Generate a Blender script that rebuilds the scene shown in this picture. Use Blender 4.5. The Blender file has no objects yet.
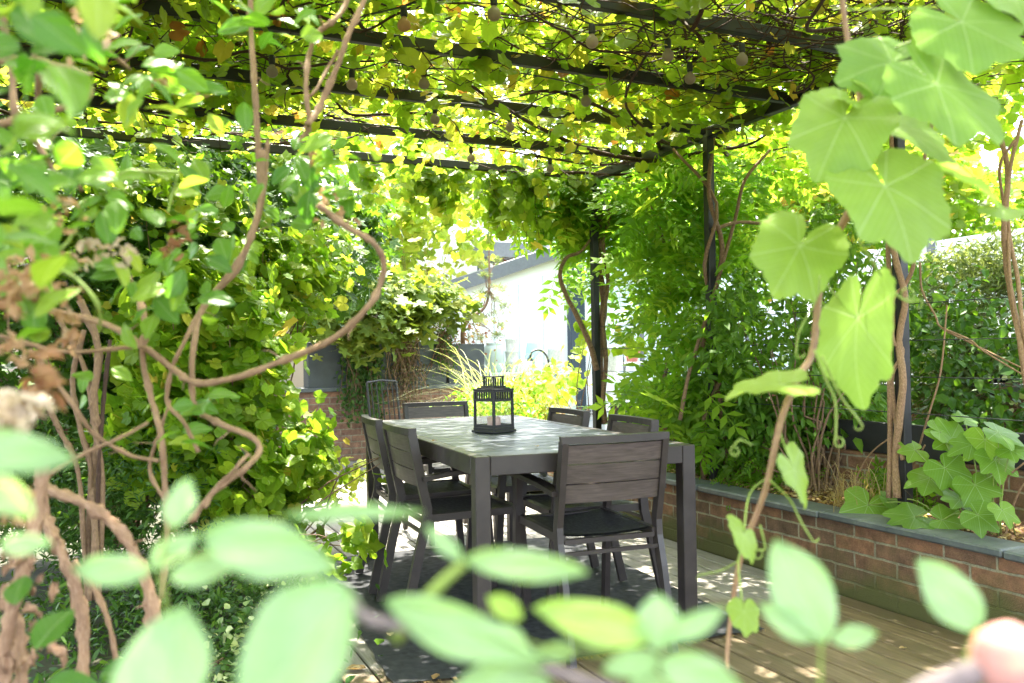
import bpy, math, random
import numpy as np
from mathutils import Vector, Matrix
rng = np.random.default_rng(7)
random.seed(7)
PI = math.pi
sc = bpy.context.scene
COL = sc.collection
A = np.array

# ------------------------------------------------------------------ camera model
FPX, PIT, ROLL, YAW, CH = 858.8, .017, -.015, .431, 1.087
FH = A([math.sin(YAW), math.cos(YAW), 0.]); RT0 = A([math.cos(YAW), -math.sin(YAW), 0.]); ZU = A([0, 0, 1.])
FWD = FH * math.cos(PIT) + ZU * math.sin(PIT)
UP0 = -FH * math.sin(PIT) + ZU * math.cos(PIT)
RT = RT0 * math.cos(ROLL) + UP0 * math.sin(ROLL)
UP = UP0 * math.cos(ROLL) - RT0 * math.sin(ROLL)
CAM = A([0, 0, CH])

def ray(px, py):
    return FWD + RT * ((px - 512) / FPX) - UP * ((py - 341.5) / FPX)
def dep(px, py, d):                       # point at forward distance d
    return CAM + ray(px, py) * d
def at(px, py, Y):                        # point on plane y=Y
    r = ray(px, py); return CAM + r * (Y / r[1])
def atx(px, py, X):
    r = ray(px, py); return CAM + r * (X / r[0])
def atz(px, py, Z):
    r = ray(px, py); return CAM + r * ((Z - CH) / r[2])

cam = bpy.data.cameras.new('camera'); co = bpy.data.objects.new('camera', cam); COL.objects.link(co)
M4 = Matrix.Identity(4)
for i, v in enumerate((RT, UP, -FWD)):
    for j in range(3): M4[j][i] = v[j]
M4.translation = Vector(CAM)
co.matrix_world = M4
cam.sensor_width = 36; cam.lens = FPX / 1024 * 36
cam.clip_start = .02; cam.clip_end = 500
cam.dof.use_dof = True; cam.dof.focus_distance = 4.1; cam.dof.aperture_fstop = 4.8
sc.camera = co

# ------------------------------------------------------------------ materials
def mat(name):
    m = bpy.data.materials.new(name); m.use_nodes = True
    nt = m.node_tree; nt.nodes.clear()
    out = nt.nodes.new('ShaderNodeOutputMaterial')
    return m, nt, out
def N(nt, t, **k):
    n = nt.nodes.new(t)
    for a, v in k.items():
        if a.startswith('i_'): n.inputs[a[2:].replace('_', ' ')].default_value = v
        else: setattr(n, a, v)
    return n
def ramp(nt, fac, stops, interp='LINEAR'):
    r = nt.nodes.new('ShaderNodeValToRGB'); r.color_ramp.interpolation = interp
    el = r.color_ramp.elements
    while len(el) < len(stops): el.new(.5)
    for e, (p, c) in zip(el, stops):
        e.position = p; e.color = (*c, 1) if len(c) == 3 else c
    nt.links.new(fac, r.inputs[0]); return r.outputs[0]
def mixc(nt, fac, a, b, mode='MIX'):
    m = nt.nodes.new('ShaderNodeMix'); m.data_type = 'RGBA'; m.blend_type = mode
    for s, v in ((0, fac), (6, a), (7, b)):
        if hasattr(v, 'is_output') or hasattr(v, 'links'): nt.links.new(v, m.inputs[s])
        else: m.inputs[s].default_value = v if s == 0 else ((*v, 1) if len(v) == 3 else v)
    return m.outputs[2]
def noise(nt, scale, detail=4, vec=None, rough=.55, dist=0):
    n = nt.nodes.new('ShaderNodeTexNoise'); n.inputs['Scale'].default_value = scale
    n.inputs['Detail'].default_value = detail; n.inputs['Roughness'].default_value = rough; n.inputs['Distortion'].default_value = dist
    if vec is not None: nt.links.new(vec, n.inputs['Vector'])
    return n.outputs['Fac']
def coord(nt, kind='Object', scale=None):
    t = nt.nodes.new('ShaderNodeTexCoord'); o = t.outputs[kind]
    if scale is not None:
        mp = nt.nodes.new('ShaderNodeMapping'); mp.inputs['Scale'].default_value = scale
        nt.links.new(o, mp.inputs['Vector']); o = mp.outputs[0]
    return o
def geo_pos(nt, scale=None):
    t = nt.nodes.new('ShaderNodeNewGeometry'); o = t.outputs['Position']
    if scale is not None:
        mp = nt.nodes.new('ShaderNodeMapping'); mp.inputs['Scale'].default_value = scale
        nt.links.new(o, mp.inputs['Vector']); o = mp.outputs[0]
    return o
def bump(nt, h, strength=.4, dist=.01):
    b = nt.nodes.new('ShaderNodeBump'); b.inputs['Strength'].default_value = strength; b.inputs['Distance'].default_value = dist
    nt.links.new(h, b.inputs['Height']); return b.outputs[0]
def princ(nt, out, color, rough=.5, normal=None, metal=0., spec=.5, coat=0):
    p = nt.nodes.new('ShaderNodeBsdfPrincipled')
    if hasattr(color, 'links'): nt.links.new(color, p.inputs['Base Color'])
    else: p.inputs['Base Color'].default_value = (*color, 1)
    if hasattr(rough, 'links'): nt.links.new(rough, p.inputs['Roughness'])
    else: p.inputs['Roughness'].default_value = rough
    p.inputs['Metallic'].default_value = metal; p.inputs['Specular IOR Level'].default_value = spec
    p.inputs['Coat Weight'].default_value = coat
    if normal is not None: nt.links.new(normal, p.inputs['Normal'])
    if out is not None: nt.links.new(p.outputs[0], out.inputs[0])
    return p

def leaf_mat(name, stops, trans=.45, tstops=None, rough=.45, spec=.28, veins=None, cell=3.0, under=None):
    """stops: ramp over the per-leaf random value; tstops: what shines through"""
    m, nt, out = mat(name)
    at_ = N(nt, 'ShaderNodeAttribute', attribute_name='rnd')
    c = ramp(nt, at_.outputs['Fac'], stops)
    t = ramp(nt, at_.outputs['Fac'], tstops or [(p, (min(1, q[0] * 2.4 + .02), min(1, q[1] * 2.3), q[2] * .9)) for p, q in stops])
    nz = noise(nt, 60, 3, geo_pos(nt))
    c = mixc(nt, .35, c, ramp(nt, nz, [(.3, (.55, .55, .5)), (.7, (1.25, 1.2, 1.1))]), 'MULTIPLY')
    nrm = None
    if veins:
        uv = coord(nt, 'UV'); sep = N(nt, 'ShaderNodeSeparateXYZ'); nt.links.new(uv, sep.inputs[0])
        def mth(op, a, b=None):
            n = N(nt, 'ShaderNodeMath', operation=op)
            for i, v in enumerate((a, b)):
                if v is None: continue
                if hasattr(v, 'links'): nt.links.new(v, n.inputs[i])
                else: n.inputs[i].default_value = v
            return n.outputs[0]
        x, y = sep.outputs[0], sep.outputs[1]
        if veins == 'palm':
            th = mth('ARCTAN2', mth('ABSOLUTE', x), y)
            r = mth('SQRT', mth('ADD', mth('MULTIPLY', x, x), mth('MULTIPLY', y, y)))
            best = None; sec = None
            for a0 in (0, .86, 1.85, 2.6):
                da = mth('SUBTRACT', th, a0)
                d = mth('ABSOLUTE', mth('MULTIPLY', r, mth('SINE', da)))
                best = d if best is None else mth('MINIMUM', best, d)
                al = mth('MULTIPLY', r, mth('COSINE', da))
                s = mth('ABSOLUTE', mth('SINE', mth('MULTIPLY', mth('SUBTRACT', al, mth('MULTIPLY', d, .9)), 30)))
                if a0 in (0, .86): sec = s if sec is None else sec
            w = mth('MULTIPLY', best, 1)
        else:
            w = mth('ABSOLUTE', x)
            sec = mth('ABSOLUTE', mth('SINE', mth('MULTIPLY', mth('SUBTRACT', y, mth('MULTIPLY', w, .8)), 26)))
        f = ramp(nt, w, [(0, (.8, .8, .8)), (.004, (.5, .5, .5)), (.012, (0, 0, 0))])
        f2 = ramp(nt, sec, [(0, (.45, .45, .45)), (.12, (0, 0, 0))])
        ff = mth('MAXIMUM', f, f2)
        c = mixc(nt, mth('MULTIPLY', ff, .7), c, (.50, .62, .32))
        t = mixc(nt, mth('MULTIPLY', ff, .4), t, (.70, .75, .35))
        nrm = bump(nt, mth('ADD', mth('MULTIPLY', ff, -1), mth('MULTIPLY', noise(nt, 9, 3, uv), .8)), .35, .003)
    if under:
        g = N(nt, 'ShaderNodeNewGeometry'); c = mixc(nt, g.outputs['Backfacing'], c, under)
    p = princ(nt, None, c, rough, nrm, spec=spec)
    tr = N(nt, 'ShaderNodeBsdfTranslucent'); nt.links.new(t, tr.inputs[0])
    mx = N(nt, 'ShaderNodeMixShader'); mx.inputs[0].default_value = trans
    nt.links.new(p.outputs[0], mx.inputs[1]); nt.links.new(tr.outputs[0], mx.inputs[2])
    nt.links.new(mx.outputs[0], out.inputs[0])
    return m

def bark_mat(name, c1, c2, scale=90, rough=.8, bs=.6):
    m, nt, out = mat(name)
    v = coord(nt, 'UV', (1, 1, 1))
    st = coord(nt, 'UV', (3, .35, 1))
    n1 = noise(nt, 6, 6, st, .65, .6); n2 = noise(nt, scale, 4, geo_pos(nt))
    c = ramp(nt, n1, [(.25, tuple(x * .45 for x in c1)), (.5, c1), (.75, c2)])
    c = mixc(nt, .4, c, ramp(nt, n2, [(.3, (.5, .5, .5)), (.7, (1.3, 1.3, 1.3))]), 'MULTIPLY')
    princ(nt, out, c, rough, bump(nt, mixc(nt, .5, n1, n2), bs, .004), spec=.25)
    return m

def flat_mat(name, col, rough=.5, var=.12, nscale=25, metal=0, spec=.5, bs=.05):
    m, nt, out = mat(name)
    nz = noise(nt, nscale, 5, coord(nt, 'Object'))
    c = ramp(nt, nz, [(.3, tuple(x * (1 - var) for x in col)), (.7, tuple(min(1, x * (1 + var)) for x in col))])
    r = ramp(nt, noise(nt, nscale * .6, 3, coord(nt, 'Object')), [(.3, (rough * .85,) * 3), (.7, (min(1, rough * 1.15),) * 3)])
    princ(nt, out, c, r, bump(nt, nz, bs, .002), metal, spec)
    return m

def brick_mat(name, axis, c1, c2, moss=.5, row=.068, bw=.225):
    m, nt, out = mat(name)
    P = geo_pos(nt); sep = N(nt, 'ShaderNodeSeparateXYZ'); nt.links.new(P, sep.inputs[0])
    cmb = N(nt, 'ShaderNodeCombineXYZ')
    nt.links.new(sep.outputs[1 if axis == 'x' else 0], cmb.inputs[0]); nt.links.new(sep.outputs[2], cmb.inputs[1])
    wob = noise(nt, 14, 2, P)
    wv = N(nt, 'ShaderNodeVectorMath', operation='ADD'); nt.links.new(cmb.outputs[0], wv.inputs[0])
    sw = N(nt, 'ShaderNodeMath', operation='MULTIPLY_ADD'); nt.links.new(wob, sw.inputs[0]); sw.inputs[1].default_value = .012; sw.inputs[2].default_value = -.006
    nt.links.new(sw.outputs[0], wv.inputs[1])
    b = N(nt, 'ShaderNodeTexBrick'); nt.links.new(wv.outputs[0], b.inputs['Vector'])
    b.inputs['Scale'].default_value = 1; b.inputs['Brick Width'].default_value = bw; b.inputs['Row Height'].default_value = row
    b.inputs['Mortar Size'].default_value = .0062; b.inputs['Mortar Smooth'].default_value = .35; b.inputs['Bias'].default_value = 0
    b.inputs['Color1'].default_value = (*c1, 1); b.inputs['Color2'].default_value = (*c2, 1); b.inputs['Mortar'].default_value = (.25, .225, .16, 1)
    n1 = noise(nt, 18, 6, P, .6); n2 = noise(nt, 160, 4, P, .7); n3 = noise(nt, 3.2, 5, P, .6)
    c = mixc(nt, .75, b.outputs['Color'], ramp(nt, n1, [(.25, (.35, .34, .34)), (.5, (1, 1, 1)), (.72, (1.6, 1.5, 1.4))]), 'MULTIPLY')
    c = mixc(nt, .5, c, ramp(nt, n2, [(.3, (.55, .55, .55)), (.7, (1.4, 1.4, 1.4))]), 'MULTIPLY')
    # algae: more of it low on the wall and in patches
    zz = N(nt, 'ShaderNodeMapRange'); nt.links.new(sep.outputs[2], zz.inputs[0]); zz.inputs[1].default_value = .0; zz.inputs[2].default_value = .22; zz.inputs[3].default_value = .42; zz.inputs[4].default_value = 0
    ad = N(nt, 'ShaderNodeMath', operation='ADD'); nt.links.new(zz.outputs[0], ad.inputs[0]); nt.links.new(n3, ad.inputs[1])
    f = ramp(nt, ad.outputs[0], [(.56, (0, 0, 0)), (.82, (moss, moss, moss))])
    c = mixc(nt, f, c, (.085, .085, .03))
    hh = N(nt, 'ShaderNodeMath', operation='MULTIPLY_ADD'); nt.links.new(b.outputs['Fac'], hh.inputs[0]); hh.inputs[1].default_value = -1.2
    nt.links.new(n2, hh.inputs[2])
    hh2 = N(nt, 'ShaderNodeMath', operation='ADD'); nt.links.new(hh.outputs[0], hh2.inputs[0]); nt.links.new(n1, hh2.inputs[1])
    princ(nt, out, c, .88, bump(nt, hh2.outputs[0], .8, .006), spec=.25)
    return m

def wood_deck_mat():
    m, nt, out = mat('weathered_decking')
    at_ = N(nt, 'ShaderNodeAttribute', attribute_name='rnd')
    P = geo_pos(nt, (14, .9, 8)); cmb = N(nt, 'ShaderNodeVectorMath', operation='ADD'); nt.links.new(P, cmb.inputs[0])
    sc_ = N(nt, 'ShaderNodeVectorMath', operation='SCALE'); sc_.inputs[3].default_value = 37
    cc = N(nt, 'ShaderNodeCombineXYZ'); nt.links.new(at_.outputs['Fac'], cc.inputs[0]); nt.links.new(at_.outputs['Fac'], cc.inputs[1]); nt.links.new(cc.outputs[0], sc_.inputs[0]); nt.links.new(sc_.outputs[0], cmb.inputs[1])
    g = noise(nt, 5, 7, cmb.outputs[0], .65, .8)
    big = noise(nt, 1.1, 4, geo_pos(nt))
    # grain colour: olive brown at the near end, greyer further down the terrace
    sep = N(nt, 'ShaderNodeSeparateXYZ'); nt.links.new(geo_pos(nt), sep.inputs[0])
    mr = N(nt, 'ShaderNodeMapRange'); nt.links.new(sep.outputs[1], mr.inputs[0]); mr.inputs[1].default_value = 2.7; mr.inputs[2].default_value = 3.5
    ad = N(nt, 'ShaderNodeMath', operation='MULTIPLY_ADD'); nt.links.new(big, ad.inputs[0]); ad.inputs[1].default_value = 1.2; nt.links.new(mr.outputs[0], ad.inputs[2])
    fz = ramp(nt, ad.outputs[0], [(.80, (0, 0, 0)), (1.40, (1, 1, 1))])
    brown = ramp(nt, g, [(.25, (.055, .040, .020)), (.5, (.145, .104, .058)), (.75, (.24, .185, .115))])
    grey = ramp(nt, g, [(.25, (.13, .12, .105)), (.5, (.23, .215, .195)), (.75, (.34, .32, .295))])
    c = mixc(nt, fz, brown, grey)
    al = noise(nt, 6, 4, geo_pos(nt))
    c = mixc(nt, ramp(nt, al, [(.5, (0, 0, 0)), (.72, (.35, .35, .35))]), c, (.07, .080, .028))
    c = mixc(nt, .6, c, ramp(nt, at_.outputs['Fac'], [(0, (.7, .7, .7)), (1, (1.3, 1.25, 1.2))]), 'MULTIPLY')
    princ(nt, out, c, ramp(nt, g, [(.3, (.5,) * 3), (.7, (.8,) * 3)]), bump(nt, g, .5, .004), spec=.35)
    return m

# ------------------------------------------------------------------ mesh accumulator
class G:
    def __init__(s): s.V = []; s.L = []; s.S = []; s.R = []; s.U = []; s.n = 0
    def add(s, V, F, rnd=None, uv=None):
        """V (n,3), F list/array of index tuples; rnd scalar or per face; uv (n,2)"""
        V = np.asarray(V, float); s.V.append(V)
        if uv is None: uv = np.zeros((len(V), 2))
        uv = np.asarray(uv, float)
        if isinstance(F, np.ndarray):
            fl = F.ravel(); sz = np.full(len(F), F.shape[1])
        else:
            fl = np.fromiter((i for f in F for i in f), int); sz = A([len(f) for f in F])
        s.L.append(fl + s.n); s.S.append(sz); s.U.append(uv[fl])
        r = np.zeros(len(sz)) if rnd is None else (np.full(len(sz), rnd) if np.isscalar(rnd) else np.asarray(rnd))
        s.R.append(r); s.n += len(V); return s
    def build(s, name, m, parent=None, smooth=False):
        me = bpy.data.meshes.new(name)
        V = np.concatenate(s.V); L = np.concatenate(s.L).astype(np.int32); S = np.concatenate(s.S).astype(np.int32)
        me.vertices.add(len(V)); me.vertices.foreach_set('co', V.ravel().astype(np.float32))
        me.loops.add(len(L)); me.loops.foreach_set('vertex_index', L)
        me.polygons.add(len(S)); st = np.concatenate([[0], np.cumsum(S)[:-1]]).astype(np.int32)
        me.polygons.foreach_set('loop_start', st); me.polygons.foreach_set('loop_total', S)
        me.polygons.foreach_set('use_smooth', np.full(len(S), smooth))
        a = me.attributes.new('rnd', 'FLOAT', 'FACE'); a.data.foreach_set('value', np.concatenate(s.R).astype(np.float32))
        u = me.uv_layers.new(name='UVMap'); u.data.foreach_set('uv', np.concatenate(s.U).ravel().astype(np.float32))
        me.update(calc_edges=True); me.validate()
        me.materials.append(m)
        o = bpy.data.objects.new(name, me); COL.objects.link(o)
        if parent is not None: o.parent = parent
        return o
    # ---- shapes
    def box(s, c, size, rz=0, bev=0, rnd=None):
        x, y, z = A(size) / 2.
        b = min(bev, x * .9, y * .9, z * .9)
        if b <= 0:
            V = A([[i, j, k] for k in (-z, z) for j in (-y, y) for i in (-x, x)])
            F = [(0, 2, 3, 1), (4, 5, 7, 6), (0, 1, 5, 4), (2, 6, 7, 3), (0, 4, 6, 2), (1, 3, 7, 5)]
        else:
            V = []; idx = {}
            for k in (-1, 1):
                for j in (-1, 1):
                    for i in (-1, 1):
                        for ax in range(3):
                            p = [i * (x - b), j * (y - b), k * (z - b)]; p[ax] = (i * x, j * y, k * z)[ax]
                            idx[i, j, k, ax] = len(V); V.append(p)
            V = A(V); F = []
            for ax in range(3):
                o1, o2 = [q for q in range(3) if q != ax]
                for sg in (-1, 1):
                    q = []
                    for (a_, b_) in ((-1, -1), (1, -1), (1, 1), (-1, 1)):
                        t = [0, 0, 0]; t[ax] = sg; t[o1] = a_; t[o2] = b_; q.append(idx[(*t, ax)])
                    F.append(tuple(q))
                for a_ in (-1, 1):
                    for b_ in (-1, 1):
                        q = []
                        for e, axx in ((-1, o1), (1, o1), (1, o2), (-1, o2)):
                            t = [0, 0, 0]; t[ax] = e; t[o1] = a_; t[o2] = b_; q.append(idx[(*t, axx)])
                        F.append(tuple(q))
            for i in (-1, 1):
                for j in (-1, 1):
                    for k in (-1, 1): F.append(tuple(idx[i, j, k, ax] for ax in range(3)))
        cz, sz = math.cos(rz), math.sin(rz)
        V = V @ A([[cz, sz, 0], [-sz, cz, 0], [0, 0, 1]]) + A(c)
        return s.add(V, F, rnd, V[:, :2] * 0)
    def tube(s, P, r, n=6, rnd=None, jitter=0, closed=True):
        P = np.asarray(P, float); m = len(P); r = np.full(m, r) if np.isscalar(r) else np.asarray(r, float)
        T = np.gradient(P, axis=0); T /= np.linalg.norm(T, axis=1)[:, None] + 1e-9
        ref = A([0, 0, 1.]) if abs(T[0][2]) < .9 else A([1., 0, 0])
        nrm = np.cross(T[0], ref); nrm /= np.linalg.norm(nrm)
        an = np.arange(n) * 2 * PI / n; V = []; U = []
        ln = 0
        for i in range(m):
            nrm = nrm - T[i] * np.dot(nrm, T[i]); nrm /= np.linalg.norm(nrm) + 1e-9
            bi = np.cross(T[i], nrm)
            rr = r[i] * (1 + (rng.uniform(-jitter, jitter, n) if jitter else 0))
            V.append(P[i] + (np.cos(an) * rr)[:, None] * nrm + (np.sin(an) * rr)[:, None] * bi)
            if i: ln += np.linalg.norm(P[i] - P[i - 1])
            U.append(np.stack([np.minimum(an, 2 * PI - an) / PI, np.full(n, ln * 40)], 1))
        V = np.concatenate(V); i = np.arange(m - 1)[:, None] * n; j = np.arange(n)[None]; k = (j + 1) % n
        F = np.stack([i + j, i + k, i + n + k, i + n + j], -1).reshape(-1, 4)
        FF = [tuple(f) for f in F]
        if closed: FF += [tuple(range(n))[::-1], tuple(range((m - 1) * n, m * n))]
        return s.add(V, FF, rnd, np.concatenate(U))
    def bar(s, P, wdir, w, t, rnd=None):
        P = np.asarray(P, float); wd = A(wdir, float); wd = wd / np.linalg.norm(wd); m = len(P)
        seg = np.diff(P, axis=0); seg /= np.linalg.norm(seg, axis=1)[:, None]
        V = []
        for i in range(m):
            a = seg[max(i - 1, 0)]; b = seg[min(i, m - 2)]; tt = a + b; tt /= np.linalg.norm(tt)
            nn = np.cross(tt, wd); nn /= np.linalg.norm(nn); k = 1 / max(.5, np.dot(tt, a))
            for sw, st in ((-1, -1), (1, -1), (1, 1), (-1, 1)): V.append(P[i] + wd * sw * w / 2 + nn * st * t / 2 * k)
        F = [(0, 1, 2, 3)[::-1], tuple(4 * (m - 1) + q for q in range(4))]
        for i in range(m - 1):
            for q in range(4): F.append((4 * i + q, 4 * i + (q + 1) % 4, 4 * i + 4 + (q + 1) % 4, 4 * i + 4 + q))
        return s.add(V, F, rnd)
    def lathe(s, prof, n=20, c=(0, 0, 0), rnd=None):
        prof = np.asarray(prof, float); an = np.arange(n) * 2 * PI / n
        V = np.concatenate([np.stack([r * np.cos(an), r * np.sin(an), np.full(n, z)], 1) for r, z in prof]) + A(c)
        F = []
        for i in range(len(prof) - 1):
            for j in range(n): k = (j + 1) % n; F.append((i * n + j, i * n + k, i * n + n + k, i * n + n + j))
        return s.add(V, F, rnd)
    def scatter(s, tpl, P, R, S, rnd):
        """tpl=(V,F array of tris,uv); P (n,3); R (n,3,3) rows = leaf x,y,z axes; S (n,) or (n,3)"""
        tv, tf, tu = tpl; n = len(P)
        S = np.asarray(S, float); S = S[:, None] if S.ndim == 1 else S
        loc = tv[None] * S[:, None, :]
        V = np.einsum('nvk,nkj->nvj', loc, R) + P[:, None]
        F = (tf[None] + (np.arange(n) * len(tv))[:, None, None]).reshape(-1, 3)
        return s.add(V.reshape(-1, 3), F, np.repeat(rnd, len(tf)), np.tile(tu, (n, 1)))

def tri(F):
    o = []
    for f in F:
        for i in range(1, len(f) - 1): o.append((f[0], f[i], f[i + 1]))
    return A(o)
def tpl_ovate(w=.3, fold=.25, droop=.25, y1=.3, y2=.65, w2=.8):
    V = [(0, 0), (-w, y1), (0, y1), (w, y1), (-w * w2, y2), (0, y2), (w * w2, y2), (0, 1)]
    V = A([(x, y, abs(x) * fold - droop * y * y) for x, y in V])
    F = tri([(0, 2, 1), (0, 3, 2), (1, 2, 5, 4), (2, 3, 6, 5), (4, 5, 7), (5, 6, 7)])
    return V, F, V[:, :2].copy()
def tpl_strap(w=.07, droop=.35):
    V = [(0, 0), (-w, .35), (w, .35), (-w * .8, .7), (w * .8, .7), (0, 1)]
    V = A([(x, y, -droop * y * y) for x, y in V]); F = tri([(0, 2, 1), (1, 2, 4, 3), (3, 4, 5)])
    return V, F, V[:, :2].copy()
def palm_r(a):       # radius of a vine leaf outline; a = angle from the tip, 0..pi
    k = [(0, 1.), (.32, .74), (.46, .66), (.62, .78), (.82, .93), (1.05, .78), (1.25, .66), (1.45, .70), (1.7, .76), (2.0, .70), (2.4, .60), (2.75, .50), (2.98, .34), (PI, .08)]
    return np.interp(a, [q[0] for q in k], [q[1] for q in k])
def palm_close(a):
    k = [(0, 1.), (.10, .94), (.28, .86), (.46, .80), (.60, .84), (.78, .94), (.92, .90), (1.10, .84), (1.30, .78), (1.47, .81), (1.66, .86), (2.0, .82), (2.45, .74), (2.8, .60), (3.08, .28)]
    return np.interp(a, [q[0] for q in k], [q[1] for q in k])
def tpl_palm(n=13, cup=.18, droop=.15):
    an = np.linspace(-PI, PI, n, endpoint=False) + PI / n * 0
    V = [(0, 0, 0)]
    for a in np.linspace(-3.0, 3.0, n):
        r = palm_r(abs(a)); x, y = r * math.sin(a), r * math.cos(a)
        V.append((x * .95, y, cup * r * r * .5 + .07 * math.cos(a * 5) * r - droop * max(y, 0) ** 2))
    F = [(0, i, i + 1) for i in range(1, n)]
    V = A(V); return V, A(F)[:, ::-1], V[:, :2].copy()
def tpl_maple(cup=.15):
    pts = [(-2.7, .35), (-2.3, .6), (-1.95, .62), (-1.65, .38), (-1.3, .8), (-1.05, .84), (-.62, .45), (-.2, .8), (0, 1), (.2, .8), (.62, .45), (1.05, .84), (1.3, .8), (1.65, .38), (1.95, .62), (2.3, .6), (2.7, .35)]
    V = [(0, 0, 0)] + [(r * math.sin(a), r * math.cos(a), cup * r * r - .1 * (r > .7)) for a, r in pts]
    F = [(0, i, i + 1) for i in range(1, len(pts))]
    V = A(V); return V, A(F)[:, ::-1], V[:, :2].copy()
def tpl_pinnate(k=4, w=.40, L=.40):
    lv = A([(0, 0, 0), (-w / 2, .45, .05), (w / 2, .45, .05), (0, 1, -.08)]) * A([L, L, L]); lf = A([(0, 2, 1), (1, 2, 3)])
    Vs = []; Fs = []; Us = []; n = 0
    for i in range(k):
        y = .22 + .68 * i / (k - 1)
        for sg in (-1, 1):
            a = sg * 1.05; c, s_ = math.cos(a), math.sin(a)
            v = lv.copy() * (1 - .25 * abs(i / (k - 1) - .4)); x = v[:, 0] * c + v[:, 1] * s_; yy = -v[:, 0] * s_ + v[:, 1] * c
            v = np.stack([x, yy + y, v[:, 2] - .3 * y * y - .12 * np.abs(x)], 1)
            Vs.append(v); Fs.append(lf + n); n += 4
    v = lv.copy(); v[:, 1] += .92; v[:, 2] -= .27; Vs.append(v); Fs.append(lf + n); n += 4
    r = A([(-.008, 0, 0), (.008, 0, 0), (-.005, .95, -.27), (.005, .95, -.27), (-.007, .5, -.075), (.007, .5, -.075)])
    Vs.append(r); Fs.append(A([(0, 1, 5), (0, 5, 4), (4, 5, 3), (4, 3, 2)]) + n)
    V = np.concatenate(Vs); return V, np.concatenate(Fs), V[:, :2].copy()

def unit(v): return v / (np.linalg.norm(v, axis=-1, keepdims=True) + 1e-9)
def frames(n, nrm=(0, 0, 1), spread=.6, tipdir=(0, 0, -.4), tipspread=1.0):
    Z = unit(A(nrm, float) + rng.normal(0, spread, (n, 3)))
    Y = A(tipdir, float) + rng.normal(0, tipspread, (n, 3)); Y = unit(Y - Z * np.sum(Y * Z, 1)[:, None])
    X = np.cross(Y, Z); return np.stack([X, Y, Z], 1)
def blob(n, c, r, shell=.0):
    d = unit(rng.normal(size=(n, 3))); q = rng.uniform(shell, 1, n) ** (1 / 2.2)
    return A(c) + d * q[:, None] * A(r)
def clumps(n, c, r, k=40, cr=.16, shell=.5):
    cen = blob(k, c, r, shell); i = rng.integers(0, k, n)
    return cen[i] + rng.normal(0, cr, (n, 3)) * rng.uniform(.5, 1.2, (k, 1))[i]
def wander(p0, p1, n=14, amp=.08, sag=0):
    p0, p1 = A(p0, float), A(p1, float); t = np.linspace(0, 1, n)[:, None]
    w = np.cumsum(rng.normal(0, 1, (n, 3)), 0); w -= w[0] + (w[-1] - w[0]) * t; w *= amp / (np.abs(w).max() + 1e-9)
    P = p0 + (p1 - p0) * t + w; P[:, 2] -= (4 * t * (1 - t))[:, 0] * sag; return P
def smooth_path(pts, k=5):
    P = np.asarray(pts, float)
    if len(P) < 3: 
        t = np.linspace(0, 1, k * 2)[:, None]; return P[0] + (P[-1] - P[0]) * t
    Q = np.concatenate([[2 * P[0] - P[1]], P, [2 * P[-1] - P[-2]]]); out = []
    for i in range(1, len(Q) - 2):
        for t in np.linspace(0, 1, k, endpoint=False):
            a, b, c, d = Q[i - 1:i + 3]
            out.append(.5 * (2 * b + (c - a) * t + (2 * a - 5 * b + 4 * c - d) * t * t + (3 * b - a - 3 * c + d) * t ** 3))
    out.append(P[-1]); return A(out)

# ------------------------------------------------------------------ object helpers
def tag(o, label=None, cat=None, group=None, kind=None):
    if label: o['label'] = label
    if cat: o['category'] = cat
    if group: o['group'] = group
    if kind: o['kind'] = kind
    return o
def thing(name, label, cat, loc=(0, 0, 0), rz=0, group=None):
    o = bpy.data.objects.new(name, None); COL.objects.link(o); o.location = loc; o.rotation_euler = (0, 0, rz)
    o.empty_display_size = .1
    return tag(o, label, cat, group)
def copy_tree(o, parent=None):
    c = o.copy(); COL.objects.link(c); c.parent = parent
    for ch in o.children: copy_tree(ch, c)
    return c

# ------------------------------------------------------------------ palette
GREEN = lambda d=1.: None
M_canopy = leaf_mat('vine_canopy_leaf', [(0, (.085, .15, .012)), (.4, (.13, .20, .015)), (.68, (.20, .24, .02)), (.84, (.36, .28, .03)), (.93, (.30, .13, .03))],
                    .55, [(0, (.26, .46, .02)), (.4, (.42, .60, .03)), (.68, (.60, .66, .05)), (.84, (.85, .62, .08)), (.93, (.55, .22, .04))])
M_hedge = leaf_mat('climber_leaf', [(0, (.08, .16, .010)), (.5, (.15, .24, .014)), (.86, (.23, .30, .02)), (.95, (.38, .32, .04))], .5,
                   [(0, (.24, .50, .02)), (.5, (.42, .66, .03)), (.86, (.66, .80, .06)), (.95, (.8, .6, .1))])
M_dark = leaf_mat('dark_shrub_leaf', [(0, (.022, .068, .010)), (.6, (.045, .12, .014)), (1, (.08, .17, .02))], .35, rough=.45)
M_jas = leaf_mat('fresh_shrub_leaf', [(0, (.04, .11, .012)), (.6, (.075, .17, .018)), (1, (.13, .24, .028))], .42, rough=.45)
M_wist = leaf_mat('feathery_leaf', [(0, (.06, .145, .010)), (.5, (.12, .22, .014)), (1, (.21, .30, .025))], .5,
                  [(0, (.20, .50, .02)), (.5, (.36, .66, .03)), (1, (.62, .80, .06))])
M_gold = leaf_mat('gold_leaf', [(0, (.16, .24, .02)), (.6, (.27, .33, .03)), (1, (.42, .40, .05))], .5, [(0, (.42, .62, .04)), (.6, (.65, .76, .08)), (1, (.85, .78, .15))])
M_olive = leaf_mat('olive_leaf', [(0, (.07, .12, .02)), (.6, (.13, .19, .03)), (1, (.22, .25, .05))], .42, rough=.55, spec=.3)
M_grey = leaf_mat('silvery_leaf', [(0, (.06, .095, .035)), (.6, (.14, .19, .08)), (1, (.30, .35, .17))], .3)
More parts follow.
